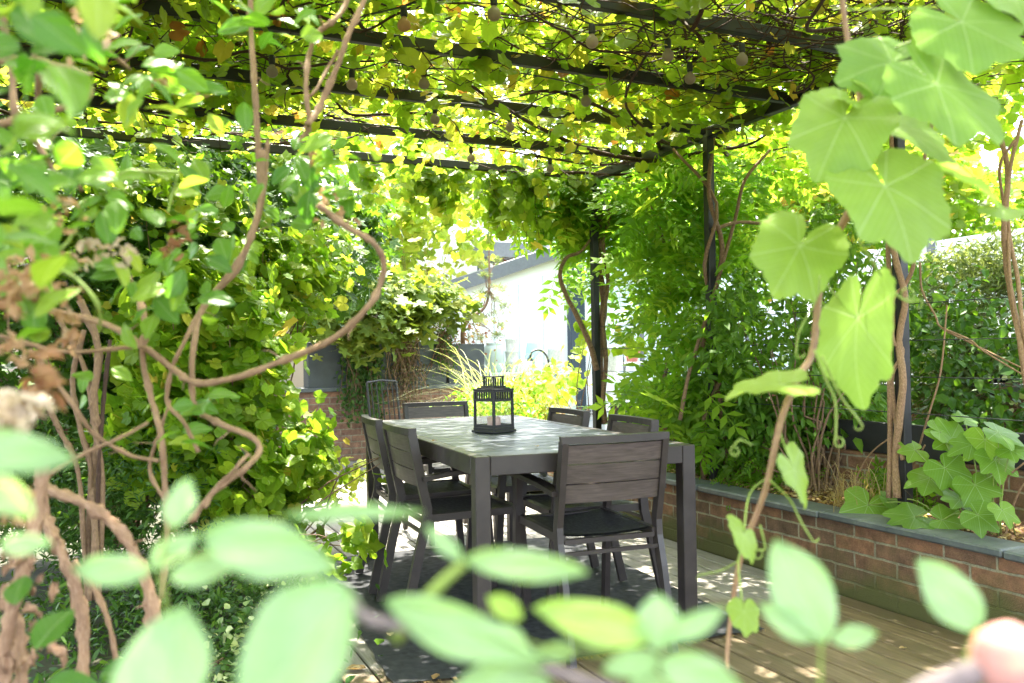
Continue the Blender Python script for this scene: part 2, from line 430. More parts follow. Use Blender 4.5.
M_ivy = leaf_mat('ivy_leaf', [(0, (.02, .06, .012)), (.6, (.045, .11, .018)), (1, (.09, .17, .03))], .3)
M_dryivy = leaf_mat('dry_trailing_leaf', [(0, (.06, .045, .022)), (.5, (.10, .075, .035)), (1, (.07, .10, .03))], .2)
M_varieg = leaf_mat('variegated_leaf', [(0, (.03, .09, .02)), (.5, (.08, .16, .04)), (.72, (.35, .42, .2)), (1, (.5, .52, .32))], .3)
M_grape = leaf_mat('vine_leaf_close', [(0, (.11, .21, .04)), (1, (.19, .30, .04))], .42, [(0, (.36, .62, .12)), (1, (.56, .76, .09))], .40, veins='palm')
M_bedleaf = leaf_mat('bed_leaf_close', [(0, (.10, .21, .02)), (1, (.17, .30, .035))], .4, rough=.45, spec=.35, veins='palm')
M_fore = leaf_mat('honeysuckle_leaf', [(0, (.04, .11, .012)), (.5, (.085, .19, .016)), (.85, (.17, .28, .025)), (1, (.30, .34, .03))], .38, [(0, (.12, .38, .02)), (.5, (.28, .56, .03)), (1, (.62, .72, .07))], rough=.3, veins='mid')
M_pale = leaf_mat('sheen_pale_leaf_close', [(0, (.27, .42, .19)), (.7, (.34, .50, .22)), (1, (.37, .54, .08))], .35, [(0, (.42, .72, .32)), (1, (.55, .82, .15))], .42, spec=.6, veins='mid')  # sky sheen on the glossy tops is put into this pale base colour
M_grass = leaf_mat('fountain_grass_blade', [(0, (.16, .22, .08)), (.6, (.28, .33, .18)), (1, (.42, .42, .28))], .3)
M_straw = leaf_mat('straw', [(0, (.22, .15, .07)), (1, (.42, .32, .17))], .25)
M_petal = leaf_mat('dried_petal', [(0, (.26, .11, .05)), (.5, (.44, .27, .14)), (.8, (.50, .38, .25)), (1, (.62, .50, .38))], .3, [(0, (.4, .18, .08)), (.5, (.6, .4, .2)), (.8, (.65, .5, .35)), (1, (.75, .62, .5))])
M_fallen = leaf_mat('fallen_leaf', [(0, (.25, .13, .05)), (.6, (.5, .38, .22)), (1, (.55, .5, .05))], .2)
M_bark = bark_mat('vine_bark', (.30, .18, .105), (.47, .32, .21), bs=.9)
M_barkd = bark_mat('dark_vine_bark', (.055, .030, .022), (.11, .065, .045))
M_bark2 = bark_mat('trunk_bark', (.19, .115, .07), (.33, .22, .14))
M_gnarl = bark_mat('gnarled_bark', (.36, .21, .13), (.55, .38, .27), bs=1.)
M_green_stem = bark_mat('green_shoot', (.22, .30, .06), (.34, .40, .10), rough=.5, bs=.15)
M_redstem = bark_mat('reddish_shoot', (.30, .17, .10), (.38, .30, .12), rough=.5, bs=.2)
M_black = flat_mat('black_painted_steel', (.010, .010, .011), .5)
M_alu = flat_mat('brown_black_powder_coat', (.031, .024, .023), .42, .25, 14)
M_slat = None
M_rug = flat_mat('woven_black_mat', (.018, .020, .024), .9, .5, 40)
M_board = flat_mat('black_stained_board', (.010, .010, .011), .55, .4, 12)
M_zinc = flat_mat('dark_zinc_planter', (.045, .055, .06), .5, .2, 9)
M_slate = None
M_soil = flat_mat('bark_mulch', (.11, .055, .03), .95, .6, 70, bs=1.)
M_ground = flat_mat('garden_soil', (.045, .045, .025), .95, .5, 5, bs=.6)
M_white = flat_mat('white_render', (.86, .87, .88), .7, .03, 3)
M_frame = flat_mat('slate_blue_frame', (.025, .045, .07), .4)
M_fascia = flat_mat('grey_fascia', (.13, .14, .155), .5)
M_fascia2 = flat_mat('light_grey_trim', (.55, .58, .60), .5)
M_pink = flat_mat('pinkish_render', (.55, .43, .38), .8, .1, 2)
M_celadon = flat_mat('celadon_glaze', (.42, .52, .47), .35, .08, 8)
M_teal = flat_mat('pale_teal_fabric', (.30, .50, .50), .7, .08, 8)
M_wicker = flat_mat('pale_wicker', (.50, .52, .46), .8, .25, 60)
M_bed_brick = brick_mat('planter_brick', 'x', (.235, .120, .070), (.125, .080, .055), 1.0)
M_back_brick = brick_mat('garden_wall_brick', 'y', (.27, .15, .10), (.17, .10, .075), .15)
M_right_brick = brick_mat('far_wall_brick', 'x', (.27, .12, .085), (.20, .09, .06), .15)
def slate():
    m, nt, out = mat('slate_coping'); P = geo_pos(nt)
    n1 = noise(nt, 7, 6, P, .65); n2 = noise(nt, 60, 4, P)
    c = ramp(nt, n1, [(.3, (.05, .062, .068)), (.55, (.095, .108, .112)), (.75, (.17, .18, .17))])
    c = mixc(nt, .4, c, ramp(nt, n2, [(.3, (.7, .7, .7)), (.7, (1.3, 1.3, 1.3))]), 'MULTIPLY')
    princ(nt, out, c, .5, bump(nt, n2, .3, .003)); return m
M_slate = slate()
def plankish(name, c1, c2, rough=.42, sc3=(4, 60, 60)):
    m, nt, out = mat(name); g = noise(nt, 2.2, 6, coord(nt, 'Object', sc3), .6, .4)
    at_ = N(nt, 'ShaderNodeAttribute', attribute_name='rnd')
    c = ramp(nt, g, [(.3, c1), (.7, c2)])
    c = mixc(nt, .5, c, ramp(nt, at_.outputs['Fac'], [(0, (.75, .75, .75)), (1, (1.3, 1.3, 1.3))]), 'MULTIPLY')
    princ(nt, out, c, rough, bump(nt, g, .25, .0015)); return m
M_slat = plankish('dark_faux_wood_slat', (.045, .034, .031), (.105, .080, .074))
M_top = plankish('table_top_slat', (.028, .034, .044), (.050, .060, .078), .40, (3, 50, 50))  # bluish slat colour stands in for the sky's reflection
M_seat = flat_mat('black_mesh_sling', (.016, .016, .018), .55, .3, 120, bs=.5)
def glass(name, tint=(1, 1, 1), r=.02):
    m, nt, out = mat(name); t = N(nt, 'ShaderNodeBsdfTransparent'); t.inputs[0].default_value = (*tint, 1)
    g = N(nt, 'ShaderNodeBsdfGlossy'); g.inputs['Roughness'].default_value = r
    mx = N(nt, 'ShaderNodeMixShader'); mx.inputs[0].default_value = .09; nt.links.new(t.outputs[0], mx.inputs[1]); nt.links.new(g.outputs[0], mx.inputs[2])
    nt.links.new(mx.outputs[0], out.inputs[0]); return m
M_glass = glass('lantern_glass')
M_wax = flat_mat('dusty_pink_wax', (.5, .33, .30), .5)
M_bulb = glass('clear_bulb_glass', (.93, .86, .76), .08)
M_frost = leaf_mat('frosted_bulb', [(0, (.26, .22, .18)), (.6, (.34, .27, .2)), (1, (.50, .28, .12))], .35, [(0, (.5, .46, .4)), (.6, (.5, .42, .3)), (1, (.7, .4, .15))])
M_deck = wood_deck_mat()

exec_parts = True

# ================================================================== SETTING
def ground():
    g = G(); xs = np.linspace(-45, 60, 40); ys = np.linspace(-20, 90, 40)
    V = A([(x, y, -.07) for y in ys for x in xs]); n = 40
    F = [(j * n + i, j * n + i + 1, j * n + n + i + 1, j * n + n + i) for j in range(n - 1) for i in range(n - 1)]
    tag(g.add(V, F).build('ground', M_ground), kind='structure')
ground()
def deck():
    g = G(); x = .69; r = np.random.default_rng(3)
    while x < 2.92:
        w = .105; y = -1.2 - r.uniform(0, 1)
        while y < 8.9:
            L = r.uniform(2.4, 3.6); y1 = min(y + L, 8.98)
            g.box((x + w / 2, (y + y1) / 2, -.0125 + r.uniform(-.0012, .0012)), (w, y1 - y - .004, .025), bev=.004, rnd=r.uniform())
            y = y1
        x += w + .007
    x0 = x
    while x < 6.2:
        w = .105; y = 6.35
        g.box((x + w / 2, (y + 8.98) / 2, -.0125 + r.uniform(-.0012, .0012)), (w, 2.62, .025), bev=.004, rnd=r.uniform()); x += w + .007
    for yy in np.arange(-.6, 9, .45): g.box((1.8, yy, -.05), (2.2, .06, .045), rnd=.1)
    tag(g.build('deck', M_deck), kind='structure')
deck()

# ------------------------------------------------------------------ rug
ROT = .068
rug = thing('outdoor_rug', 'thin black woven mat lying under the dining table', 'rug', (1.62, 3.66, 0), -ROT)
def rug_mesh():
    g = G(); w, l = 1.47, 1.92; nx, ny = 30, 40
    V = []; 
    for j in range(ny + 1):
        for i in range(nx + 1):
            x = -w / 2 + w * i / nx; y = -l / 2 + l * j / ny
            e = max(abs(x) / (w / 2), abs(y) / (l / 2)) > .97
            if e: x += rng.normal(0, .003); y += rng.normal(0, .003)
            V.append((x, y, .007 + .0016 * math.sin(x * 9 + y * 4) + (rng.uniform(0, .003) if e else 0)))
    F = [(j * (nx + 1) + i, j * (nx + 1) + i + 1, (j + 1) * (nx + 1) + i + 1, (j + 1) * (nx + 1) + i) for j in range(ny) for i in range(nx)]
    return g.add(A(V), F)
rug_mesh().build('mat', M_rug, rug)
fr = G()
for i in range(160):
    x = rng.uniform(-.735, .735); fr.tube([(x, -.962, .008), (x + rng.normal(0, .006), -.962 - rng.uniform(.004, .018), .004)], .0014, 3)
fr.build('frayed_edge', M_straw, rug)

# ------------------------------------------------------------------ table
TW, TL, TH = .881, 1.935, .74
table = thing('dining_table', 'long brown-black slatted outdoor dining table with square legs', 'table', (1.118, 2.748, 0), -ROT)
g = G()
for i in range(17):
    y0 = .045 + i * (TL - .09) / 17
    g.box((TW / 2, y0 + (TL - .09) / 34, TH - .012), (TW - .092, (TL - .09) / 17 - .003, .022), bev=.002, rnd=rng.uniform())
g.build('tabletop', M_top, table)
g = G()
for x in (.0225, TW - .0225): g.box((x, TL / 2, TH - .034), (.045, TL - .112, .068), bev=.003)
for y in (.0225, TL - .0225): g.box((TW / 2, y, TH - .034), (TW - .112, .045, .068), bev=.003)
g.box((TW / 2, TL / 2, TH - .05), (.04, TL - .1, .03)); g.build('apron', M_alu, table)
for x in (.0275, TW - .0275):
    for y in (.0275, TL - .0275):
        G().box((x, y, TH / 2 + .002), (.055, .055, TH - .004), bev=.003).build('leg', M_alu, table)

# ------------------------------------------------------------------ chairs
def make_chair():
    t = thing('dining_chair', '', 'chair')
    hw = .2
    for s in (-1, 1):
        x = s * hw
        G().bar([(x, -.30, .006), (x, -.235, .30), (x, -.205, .41), (x, -.200, .47), (x, -.222, .57), (x, -.262, .775)], (1, 0, 0), .024, .036).build('leg', M_alu, t)
        G().bar([(x, .235, .006), (x, .205, .43), (x, .188, .60)], (1, 0, 0), .024, .034).build('leg', M_alu, t)
        g = G(); g.bar([(x + s * .008, -.222, .59), (x + s * .012, -.10, .606), (x + s * .012, .10, .616), (x + s * .008, .225, .612)], (1, 0, 0), .046, .018)
        g.build('armrest', M_alu, t)
    g = G()
    for s in (-1, 1): g.bar([(s * (hw - .014), -.21, .425), (s * (hw - .014), .22, .432)], (1, 0, 0), .022, .03)
    g.bar([(-hw + .02, -.205, .415), (hw - .02, -.205, .415)], (0, 1, 0), .02, .018)
    g.bar([(-hw + .02, .212, .425), (hw - .02, .212, .425)], (0, 1, 0), .03, .026)
    g.build('seat_frame', M_alu, t)
    g = G(); ys = np.linspace(-.195, .205, 8); V = []; nx = 9
    for y in ys:
        for i in range(nx):
            x = -hw + .03 + (2 * hw - .06) * i / (nx - 1); q = 1 - (x / (hw - .03)) ** 2
            V.append((x, y, .442 - .010 * q))
    F = [(j * nx + i, j * nx + i + 1, (j + 1) * nx + i + 1, (j + 1) * nx + i) for j in range(7) for i in range(nx - 1)]
    g.add(A(V), F)
    V2 = A(V); V2[:, 2] -= .008; g.add(V2, [f[::-1] for f in F]); g.build('seat', M_seat, t, True)
    g = G()   # top rail, bowed back in the middle
    P = [(x, -.262 - .018 * (1 - (x / hw) ** 2), .782) for x in np.linspace(-hw - .012, hw + .012, 9)]
    g.bar(P, (0, 0, 1), .026, .034); g.build('top_rail', M_alu, t)
    g = G()
    for k in range(3):
        z0, z1 = .555 + k * .071, .555 + k * .071 + .068
        for (za, zb) in ((z0, z1),):
            zm = (za + zb) / 2; y = -.222 - .04 * (zm - .57) / .205
            P = [(x, y - .012 * (1 - (x / hw) ** 2), zm) for x in np.linspace(-hw + .013, hw - .013, 7)]
            g.bar(P, (0, -.19, 1), .067, .013, rnd=rng.uniform())
    g.build('backrest', M_slat, t)
    g = G(); g.bar([(-hw, -.222, .375), (hw, -.222, .375)], (0, 0, 1), .014, .012)
    g.build('stretcher', M_alu, t)
    return t
CG = 'slatted chairs around the table'
spots = [   # x, y, heading, label
    (1.63, 2.90, -ROT, 'slatted armchair at the near end of the table, its back to the viewer'),
    (1.34, 3.50, -PI / 2 - ROT + .03, 'armchair on the left long side of the table, the one nearer the front leg'),
    (1.37, 4.02, -PI / 2 - ROT - .04, 'armchair on the left long side of the table, the one farther back'),
    (1.83, 4.90, PI - ROT + .05, 'armchair at the far end of the table behind the lantern, facing the viewer'),
    (1.86, 3.34, PI / 2 - ROT - .02, 'armchair on the planter side of the table, the nearer of the two there'),
    (1.90, 4.01, PI / 2 - ROT + .03, 'armchair on the planter side of the table, beyond the other one')]
proto = make_chair()
for i, (x, y, a, lb) in enumerate(spots):
    o = proto if i == 0 else copy_tree(proto)
    o.location = (x, y, .008); o.rotation_euler = (0, 0, a); o['label'] = lb; o['group'] = CG

# ------------------------------------------------------------------ lantern
LN = (1.565, 3.615, TH)
lan = thing('lantern', 'black metal candle lantern with glass sides standing on the table', 'lantern', LN, math.radians(22)); lan.scale = (.84, .84, 1.0)
def lantern():
    w = .072
    g = G(); g.box((0, 0, .007), (.176, .176, .012), bev=.003); g.box((0, 0, .018), (.160, .160, .012), bev=.002)
    g.build('base', M_black, lan)
    g = G()
    for x in (-1, 1):
        for y in (-1, 1): g.box((x * w, y * w, .104), (.013, .013, .162), bev=.001)
    for k in range(4):
        c, s = math.cos(k * PI / 2), math.sin(k * PI / 2)
        def bx(u, z, su, sz, t=.010, off=w): 
            g.box((c * u - s * off, s * u + c * off, z), (su, t, sz), rz=k * PI / 2)
        bx(0, .031, .13, .012); bx(0, .148, .13, .010, .011); bx(0, .190, .155, .010, .013)
        for u in np.linspace(-.055, .055, 7): bx(u, .169, .009, .034, .006)
    g.build('frame', M_black, lan)
    g = G()
    for (zz, s) in ((.196, .162), (.202, .13), (.209, .10)): g.box((0, 0, zz), (s, s, .007), bev=.002)
    for x in (-1, 1):
        for y in (-1, 1): g.box((x * .036, y * .036, .232), (.009, .009, .04))
    for k in range(4):
        c, s = math.cos(k * PI / 2), math.sin(k * PI / 2)
        for u in (-.018, 0, .018): g.box((c * u - s * .036, s * u + c * .036, .230), (.007, .006, .034), rz=k * PI / 2)
    g.box((0, 0, .254), (.09, .09, .007), bev=.002)
    g.build('vented_top', M_black, lan)
    for k in range(4):
        c, s = math.cos(k * PI / 2), math.sin(k * PI / 2)
        G().box((-s * w, c * w, .09), (.128, .002, .106), rz=k * PI / 2).build('glass_pane', M_glass, lan)
    G().lathe([(0, .024), (.036, .024), (.037, .028), (.037, .066), (.033, .070), (.012, .067), (0, .067)], 20).build('candle', M_wax, lan, True)
lantern()

# ------------------------------------------------------------------ raised bed
bed = thing('brick_planter', 'long low raised brick bed with slate coping beside the deck', 'planter', (3, 2, 0))
def shift(o): o.location = (-3, -2, 0)
g = G(); g.box((2.98, 2.15, .161), (.10, 7.3, .325)); o = g.build('front_wall', M_bed_brick, bed); shift(o)
g = G(); y = -1.5; r = np.random.default_rng(5)
while y < 5.8:
    L = .9; y1 = min(y + L, 5.83)
    g.box((2.99 + r.normal(0, .0015), (y + y1) / 2, .342 + r.normal(0, .001)), (.175, y1 - y - .006, .032), bev=.007); y = y1
o = g.build('coping', M_slate, bed); shift(o)
def soil():
    g = G(); xs = np.linspace(3.03, 3.475, 16); ys = np.linspace(-1.5, 5.8, 160)
    V = A([(x, y, .325 + .02 * math.sin(x * 30 + y * 3) * math.sin(y * 7) + rng.uniform(0, .02)) for y in ys for x in xs])
    F = [(j * 16 + i, j * 16 + i + 1, j * 16 + 17 + i, j * 16 + 16 + i) for j in range(159) for i in range(15)]
    o = g.add(V, F).build('soil', M_soil, bed); shift(o)
    g = G(); n = 5000                      # bark chips
    P = np.stack([rng.uniform(3.09, 3.45, n), rng.uniform(-.5, 5.6, n), np.full(n, .352) + rng.uniform(-.004, .012, n)], 1)
    g.scatter(tpl_strap(.35, .1), P, frames(n, (0, 0, 1), .35, (0, 0, 0), 1), rng.uniform(.012, .03, n), rng.uniform(0, .6, n))
    o = g.build('bark_chips', M_fallen, bed); shift(o); o['kind'] = 'stuff'
soil()
g = G(); g.box((3.53, 2.15, .28), (.10, 7.3, .57)); o = g.build('back_wall', M_bed_brick, bed); shift(o)
fence = thing('board_edging', 'low black stained board running along the back of the brick planter', 'fence', (3.52, 2, .56))
g = G(); g.box((0, -1.42, .086), (.035, 4.4, .155), bev=.004); g.box((0, 2.3, .086), (.035, 3.0, .155), bev=.004)
g.build('board', M_board, fence)
for yy in (-1.3, .71, 3.2): G().box((.03, yy, .05), (.05, .05, .26), bev=.003).build('post', M_board, fence)

# ------------------------------------------------------------------ pergola
perg = thing('pergola', 'black steel pergola frame overhead, smothered in vines', 'pergola', (3.14, 2, 0))
PY = [2.03, 2.70, 3.36, 4.03, 4.70, 5.37]
def P_(o): o.location = (-3.14, -2, 0)
for y in PY:
    P_(G().box((.1, y, 2.378), (6.0, .035, .052), bev=.003).build('rafter', M_black, perg))
P_(G().box((3.142, 3.4, 2.370), (.045, 4.05, .06), bev=.003).build('side_beam', M_black, perg))
P_(G().box((-2.9, 3.4, 2.368), (.045, 4.05, .06), bev=.003).build('side_beam', M_black, perg))
for x, y in ((3.14, 2.72), (3.14, 4.05), (3.14, 5.38), (-2.9, 5.38), (-2.9, 2.05)):
    z0 = .34 if x > 0 else -.06
    P_(G().box((x, y, (z0 + 2.35) / 2), (.048, .048, 2.35 - z0), bev=.003).build('post', M_black, perg))
for z in (1.29, 1.13, .97, .81):
    P_(G().tube([(3.165, -1.2, z), (3.165, 1, z - .006), (3.165, 2.72, z)], .0022, 5).build('wire', M_black, perg))
    P_(G().tube([(3.168, 2.72, z), (3.165, 4.05, z - .004), (3.165, 5.38, z)], .0022, 5).build('wire', M_black, perg))

# ------------------------------------------------------------------ string of light bulbs
sl = thing('string_light', 'string of round bulbs on a black cord strung under the pergola rafters', 'string lights', (1.5, 3.5, 2.3))
bul = [(404, 23), (494, 12), (592, 40), (668, 54), (690, 77), (742, 58), (586, 100), (435, 118), (510, 126), (471, 157), (550, 168), (272, 70), (352, 83), (424, 82), (418, 160), (430, 156)]
pts = [atz(px, py, 2.24) for px, py in bul[:14]]
order = sorted(range(14), key=lambda i: (round(pts[i][1] / .66), pts[i][0] * (1 if round(pts[i][1] / .66) % 2 else -1)))
path = []
for i in order:
    b = pts[i]; off = b - A((1.5, 3.5, 2.3))
    soc = G().lathe([(0, .058), (.011, .058), (.013, .05), (.013, .026), (.010, .022), (0, .022)], 10).build('socket', M_black, sl); soc.location = off
    bl = G().lathe([(.0, .026), (.010, .024), (.014, .016), (.024, .006), (.028, -.008), (.025, -.022), (.015, -.032), (0, -.035)], 14, rnd=.9 if i == 0 else rng.uniform(0, .5)).build('bulb', M_frost, sl, True)
    bl.location = off; bl.scale = (.85, .85, .85)
    if path: path.append((path[-1] + off + A((0, 0, .058))) / 2 + A((0, 0, .03)))
    path.append(off + A((0, 0, .058)))
G().tube(smooth_path(path, 4), .0035, 5).build('cord', M_black, sl)

# ------------------------------------------------------------------ back wall with planters
bw = thing('brick_garden_wall', 'waist-high brick wall with pale coping across the far end of the deck', 'wall', (1, 9, 0))
def B_(o): o.location = (-1, -9, 0)
B_(G().box((.6, 9.12, .37), (5.9, .22, .74)).build('brickwork', M_back_brick, bw))
B_(G().box((.6, 9.11, .765), (5.95, .27, .05), bev=.006).build('coping', M_slate, bw))
xs_ = [at(305, 380, 9.12)[0], at(347, 380, 9.12)[0], at(403, 380, 9.12)[0], at(444, 380, 9.12)[0], at(482, 380, 9.12)[0]]
plabs = ['dark zinc trough on the brick wall, half hidden by the leafy climber at its left', 'dark zinc trough on the brick wall between the two hanging ivies',
         'dark zinc trough on the brick wall right of the dry brown ivy', 'dark zinc trough at the right end of the brick wall, holding the small pine']
for i in range(4):
    a, b = xs_[i] + .01, xs_[i + 1] - .02
    t = thing('zinc_planter', plabs[i], 'planter', ((a + b) / 2, 9.12, .792), 0, 'troughs on the far brick wall')
    w = b - a; h = .47 if i < 3 else .44
    g = G(); g.box((0, -.125, h / 2), (w, .012, h), bev=.002); g.box((0, .125, h / 2), (w, .012, h), bev=.002)
    for s in (-1, 1): g.box((s * (w / 2 - .006), 0, h / 2), (.012, .236, h))
    g.box((0, 0, .01), (w - .02, .23, .015)); g.build('box', M_zinc, t)
    G().box((0, 0, h - .04), (w - .03, .23, .03)).build('compost', M_soil, t)

# far folding chair with spindle back
fc = thing('spindle_back_chair', 'small black metal chair with a slatted back in front of the far brick wall', 'chair', (2.36, 7.75, 0), math.radians(200))
def fchair():
    g = G(); g.box((0, .02, .44), (.38, .38, .02), bev=.006); g.build('seat', M_zinc, fc)
    for x in (-.17, .17):
        G().tube([(x, -.22, .02), (x, -.16, .44), (x, -.22, .86)], .011, 6).build('leg', M_black, fc)
        G().tube([(x, .2, .02), (x, .17, .44)], .011, 6).build('leg', M_black, fc)
    g = G(); g.tube([(-.17, -.22, .86), (0, -.235, .875), (.17, -.22, .86)], .011, 6)
    for x in np.linspace(-.12, .12, 5): g.tube([(x, -.165, .45), (x, -.225, .865)], .006, 5)
    g.build('backrest', M_black, fc)
fchair()

# ------------------------------------------------------------------ white glass-fronted house behind
HY = 10.6
house = thing('white_house', 'white rendered building with a sloping grey fascia and slate blue corner post behind the deck', 'house', (5, HY, 0))
def H_(o): o.location = (-5, -HY, 0)
a = at(470, 287, HY); b = at(566, 253, HY)
sl_ = (b[2] - a[2]) / (b[0] - a[0])
xa = a[0] - .4; za = a[2] - .4 * sl_
g = G(); V = []
for y in (HY, HY + .25):
    V += [(xa, y, -.05), (b[0], y, -.05), (b[0], y, b[2]), (xa, y, za)]
g.add(A(V), [(0, 1, 2, 3), (7, 6, 5, 4), (0, 4, 5, 1), (1, 5, 6, 2), (2, 6, 7, 3), (3, 7, 4, 0)])
H_(g.build('wall', M_white, house))
g = G(); g.bar([(xa - .1, HY + .03, za + .06), (b[0] + .3, HY + .03, b[2] + .06 + .3 * sl_)], (0, 1, 0), .36, .17); H_(g.build('fascia', M_fascia, house))
xc0, xc1 = at(563, 300, HY)[0], at(583, 300, HY)[0]
g = G(); g.box(((xc0 * .6 + xc1 * .4), HY - .05, 1.45), ((xc1 - xc0) * .42, .12, 2.9), bev=.006)
g.box(((xc0 * .22 + xc1 * .78), HY - .02, 1.45), ((xc1 - xc0) * .40, .10, 2.9), bev=.006); H_(g.build('corner_post', M_frame, house))
for i in range(1, 5):
    xx = xa + (b[0] - xa) * i / 5; zz = za + sl_ * (xx - xa); H_(G().box((xx, HY - .004, zz / 2 - .1), (.02, .012, zz - .2)).build('panel_joint', M_fascia2, house))
H_(G().box(((xa + b[0]) / 2, HY - .012, .2), (b[0] - xa, .03, .4)).build('plinth', M_fascia2, house))
H_(G().tube([(xa + .12, HY - .05, za - .1), (xa + .12, HY - .05, .05)], .04, 8).build('downpipe', M_fascia2, house))
# glazed wing to the right of the post
wx1 = at(842, 350, HY)[0]
H_(G().box(((xc1 + wx1) / 2, HY + .9, 1.5), (wx1 - xc1, .1, 3.1)).build('wing_wall', M_white, house))
M_winglass = glass('wing_glass', (.92, .96, .97), .05)
for i in range(5):
    x0 = xc1 + .03 + i * (wx1 - xc1) / 5; x1 = xc1 - .03 + (i + 1) * (wx1 - xc1) / 5
    H_(G().box(((x0 + x1) / 2, HY, 1.45), (x1 - x0, .012, 2.6)).build('window_pane', M_winglass, house))
    H_(G().box((x1 + .03, HY, 1.45), (.05, .06, 2.9), bev=.004).build('mullion', M_fascia, house))
H_(G().box(((xc1 + wx1) / 2, HY, .30), (wx1 - xc1, .04, .16)).build('sill_rail', M_fascia, house))
g = G()      # pale mesh lower panel
z0, z1 = .1, at(640, 376, HY - .1)[2]
for x in np.arange(xc1 + .05, at(700, 350, HY)[0], .045): g.box((x, HY - .1, (z0 + z1) / 2), (.006, .006, z1 - z0))
for z in np.arange(z0, z1, .045): g.box(((xc1 + at(700, 350, HY)[0]) / 2, HY - .106, z), (at(700, 350, HY)[0] - xc1, .006, .006))
H_(g.build('mesh_panel', M_white, house))
# upper storey set back
U = HY + 2.2
ua, ub = at(440, 250, U)[0], at(600, 250, U)[0]
H_(G().box(((ua + ub) / 2 + .5, U + 2, 1.6), (ub - ua + 1, 3.6, 4.0 + 0)).build('upper_wall', M_white, house))
zt = at(497, 256, U - .3)
H_(G().bar([(at(478, 256, U - .5)[0], U - .5, zt[2] + .02), (at(478, 256, U - .5)[0] + 3.2, U - .5, zt[2] + .02)], (0, 1, 0), .9, .22).build('awning', M_fascia, house))
for px in (488, 516): 
    q = at(px, 262, U - .12); H_(G().box((q[0], U - .12, q[2] - .2), (.05, .05, 1.3)).build('upper_mullion', M_frame, house))

g = G()
for px in np.linspace(478, 540, 9): q = at(px, 268, U - .5); g.box((q[0], U - .5, q[2] - .1), (.02, .02, .55))
q0, q1 = at(474, 262, U - .5), at(545, 262, U - .5); g.box(((q0[0] + q1[0]) / 2, U - .5, q0[2] + .02), (q1[0] - q0[0], .03, .035)); H_(g.build('balcony_rail', M_frame, house))
# pink neighbouring wall further left
nb = thing('neighbour_building', 'pale pinkish building with a small window glimpsed behind the far shrubs', 'building', (2.5, 15, 0))
def NB(o): o.location = (-2.5, -15, 0)
NB(G().box((2.2, 15.2, 1.6), (9.5, .4, 3.2)).build('wall', M_pink, nb))
q = at(447, 258, 15)
g = G(); g.box((q[0], 14.98, q[2]), (.42, .06, .62)); NB(g.build('window', M_zinc, nb))
g = G(); 
for s in (-1, 1): g.box((q[0] + s * .24, 14.97, q[2]), (.07, .08, .76))
g.box((q[0], 14.97, q[2] + .35), (.4, .08, .07)); g.box((q[0], 14.96, q[2] - .36), (.6, .12, .05)); NB(g.build('window_frame', M_white, nb))

# things in front of the white wall
def lathe_thing(name, label, cat, px0, px1, ptop, pbot, Y, prof, m, ns=24, zb=None):
    c = at((px0 + px1) / 2, pbot, Y); w = (at(px1, pbot, Y)[0] - at(px0, pbot, Y)[0]) / 2 * .93; h = at(px0, ptop, Y)[2] - c[2]
    zz = c[2] if zb is None else zb
    g = G().lathe([(r * w, z * h) for r, z in prof], ns)
    o = tag(g.build(name, m, None, True), label, cat); o.location = (c[0], Y, c[2]); return o
bench = thing('pale_bench', 'long pale celadon sideboard against the white wall, under the urn and baskets', 'sideboard', (5, HY - .3, 0))
p0, p1 = at(486, 372, HY - .45), at(571, 372, HY - .45); zt = at(520, 372, HY - .45)[2]
g = G(); g.box(((p0[0] + p1[0]) / 2 - 5, -.15, zt - .02), (p1[0] - p0[0], .42, .04), bev=.005); g.build('top', M_celadon, bench)
g = G(); g.box(((p0[0] + p1[0]) / 2 - 5, -.15, zt / 2 - .02), (p1[0] - p0[0] - .06, .36, zt - .045), bev=.004); g.build('body', M_celadon, bench)
g = G()
for i in range(1, 4): g.box((p0[0] - 5 + (p1[0] - p0[0]) * i / 4, -.335, zt / 2), (.012, .012, zt - .1))
g.build('door_gap', M_fascia, bench)
lathe_thing('urn', 'wide pale celadon urn with a rolled rim, at the left on the sideboard', 'urn', 484, 505, 343, 373, HY - .45,
            [(0, 0), (.6, 0), (.75, .1), (.95, .45), (1, .7), (.9, .88), (.72, .93), (.8, .97), (.78, 1), (.68, 1), (.62, .9), (0, .85)], M_celadon)
lathe_thing('stacked_baskets', 'stack of pale woven baskets beside the urn', 'baskets', 505, 519, 339, 373, HY - .45,
            [(0, 0), (.8, 0), (.95, .3), (1, .32), (.8, .34), (.92, .6), (.98, .63), (.76, .65), (.88, .96), (.94, 1), (.7, 1), (.6, .9), (0, .88)], M_wicker)
tl = lathe_thing('table_lamp', 'lamp with a pale teal drum shade on the sideboard', 'lamp', 525, 542, 343, 359, HY - .45,
            [(1, 0), (.72, 1), (.70, 1), (.97, .0)], M_teal)
c = tl.location
o = G().lathe([(0, 0), (.09, 0), (.09, .015), (.02, .03), (.02, .2), (0, .2)], 16).build('lamp_base', M_celadon, tl); o.location = (0, 0, zt - c.z)
lathe_thing('wicker_basket', 'pale wicker basket at the right end of the sideboard', 'basket', 548, 562, 348, 373, HY - .45,
            [(0, 0), (.75, 0), (.95, .5), (1, .9), (1, 1), (.92, 1), (.85, .8), (0, .75)], M_wicker)
hk = thing('hooked_lamp', 'thin black lamp with a hooked neck arching over the yellow shrub', 'lamp', tuple(at(549, 395, 8.0) * A([1, 1, 0])))
q = at(549, 395, 8.0)
pp = [at(549, y, 8.0) - A([q[0], q[1], 0]) for y in (400, 385, 366)] + [at(x, y, 8.0) - A([q[0], q[1], 0]) for x, y in ((546, 355), (539, 350), (532, 352), (530, 358))]
pp = [A([0, 0, 0])] + pp
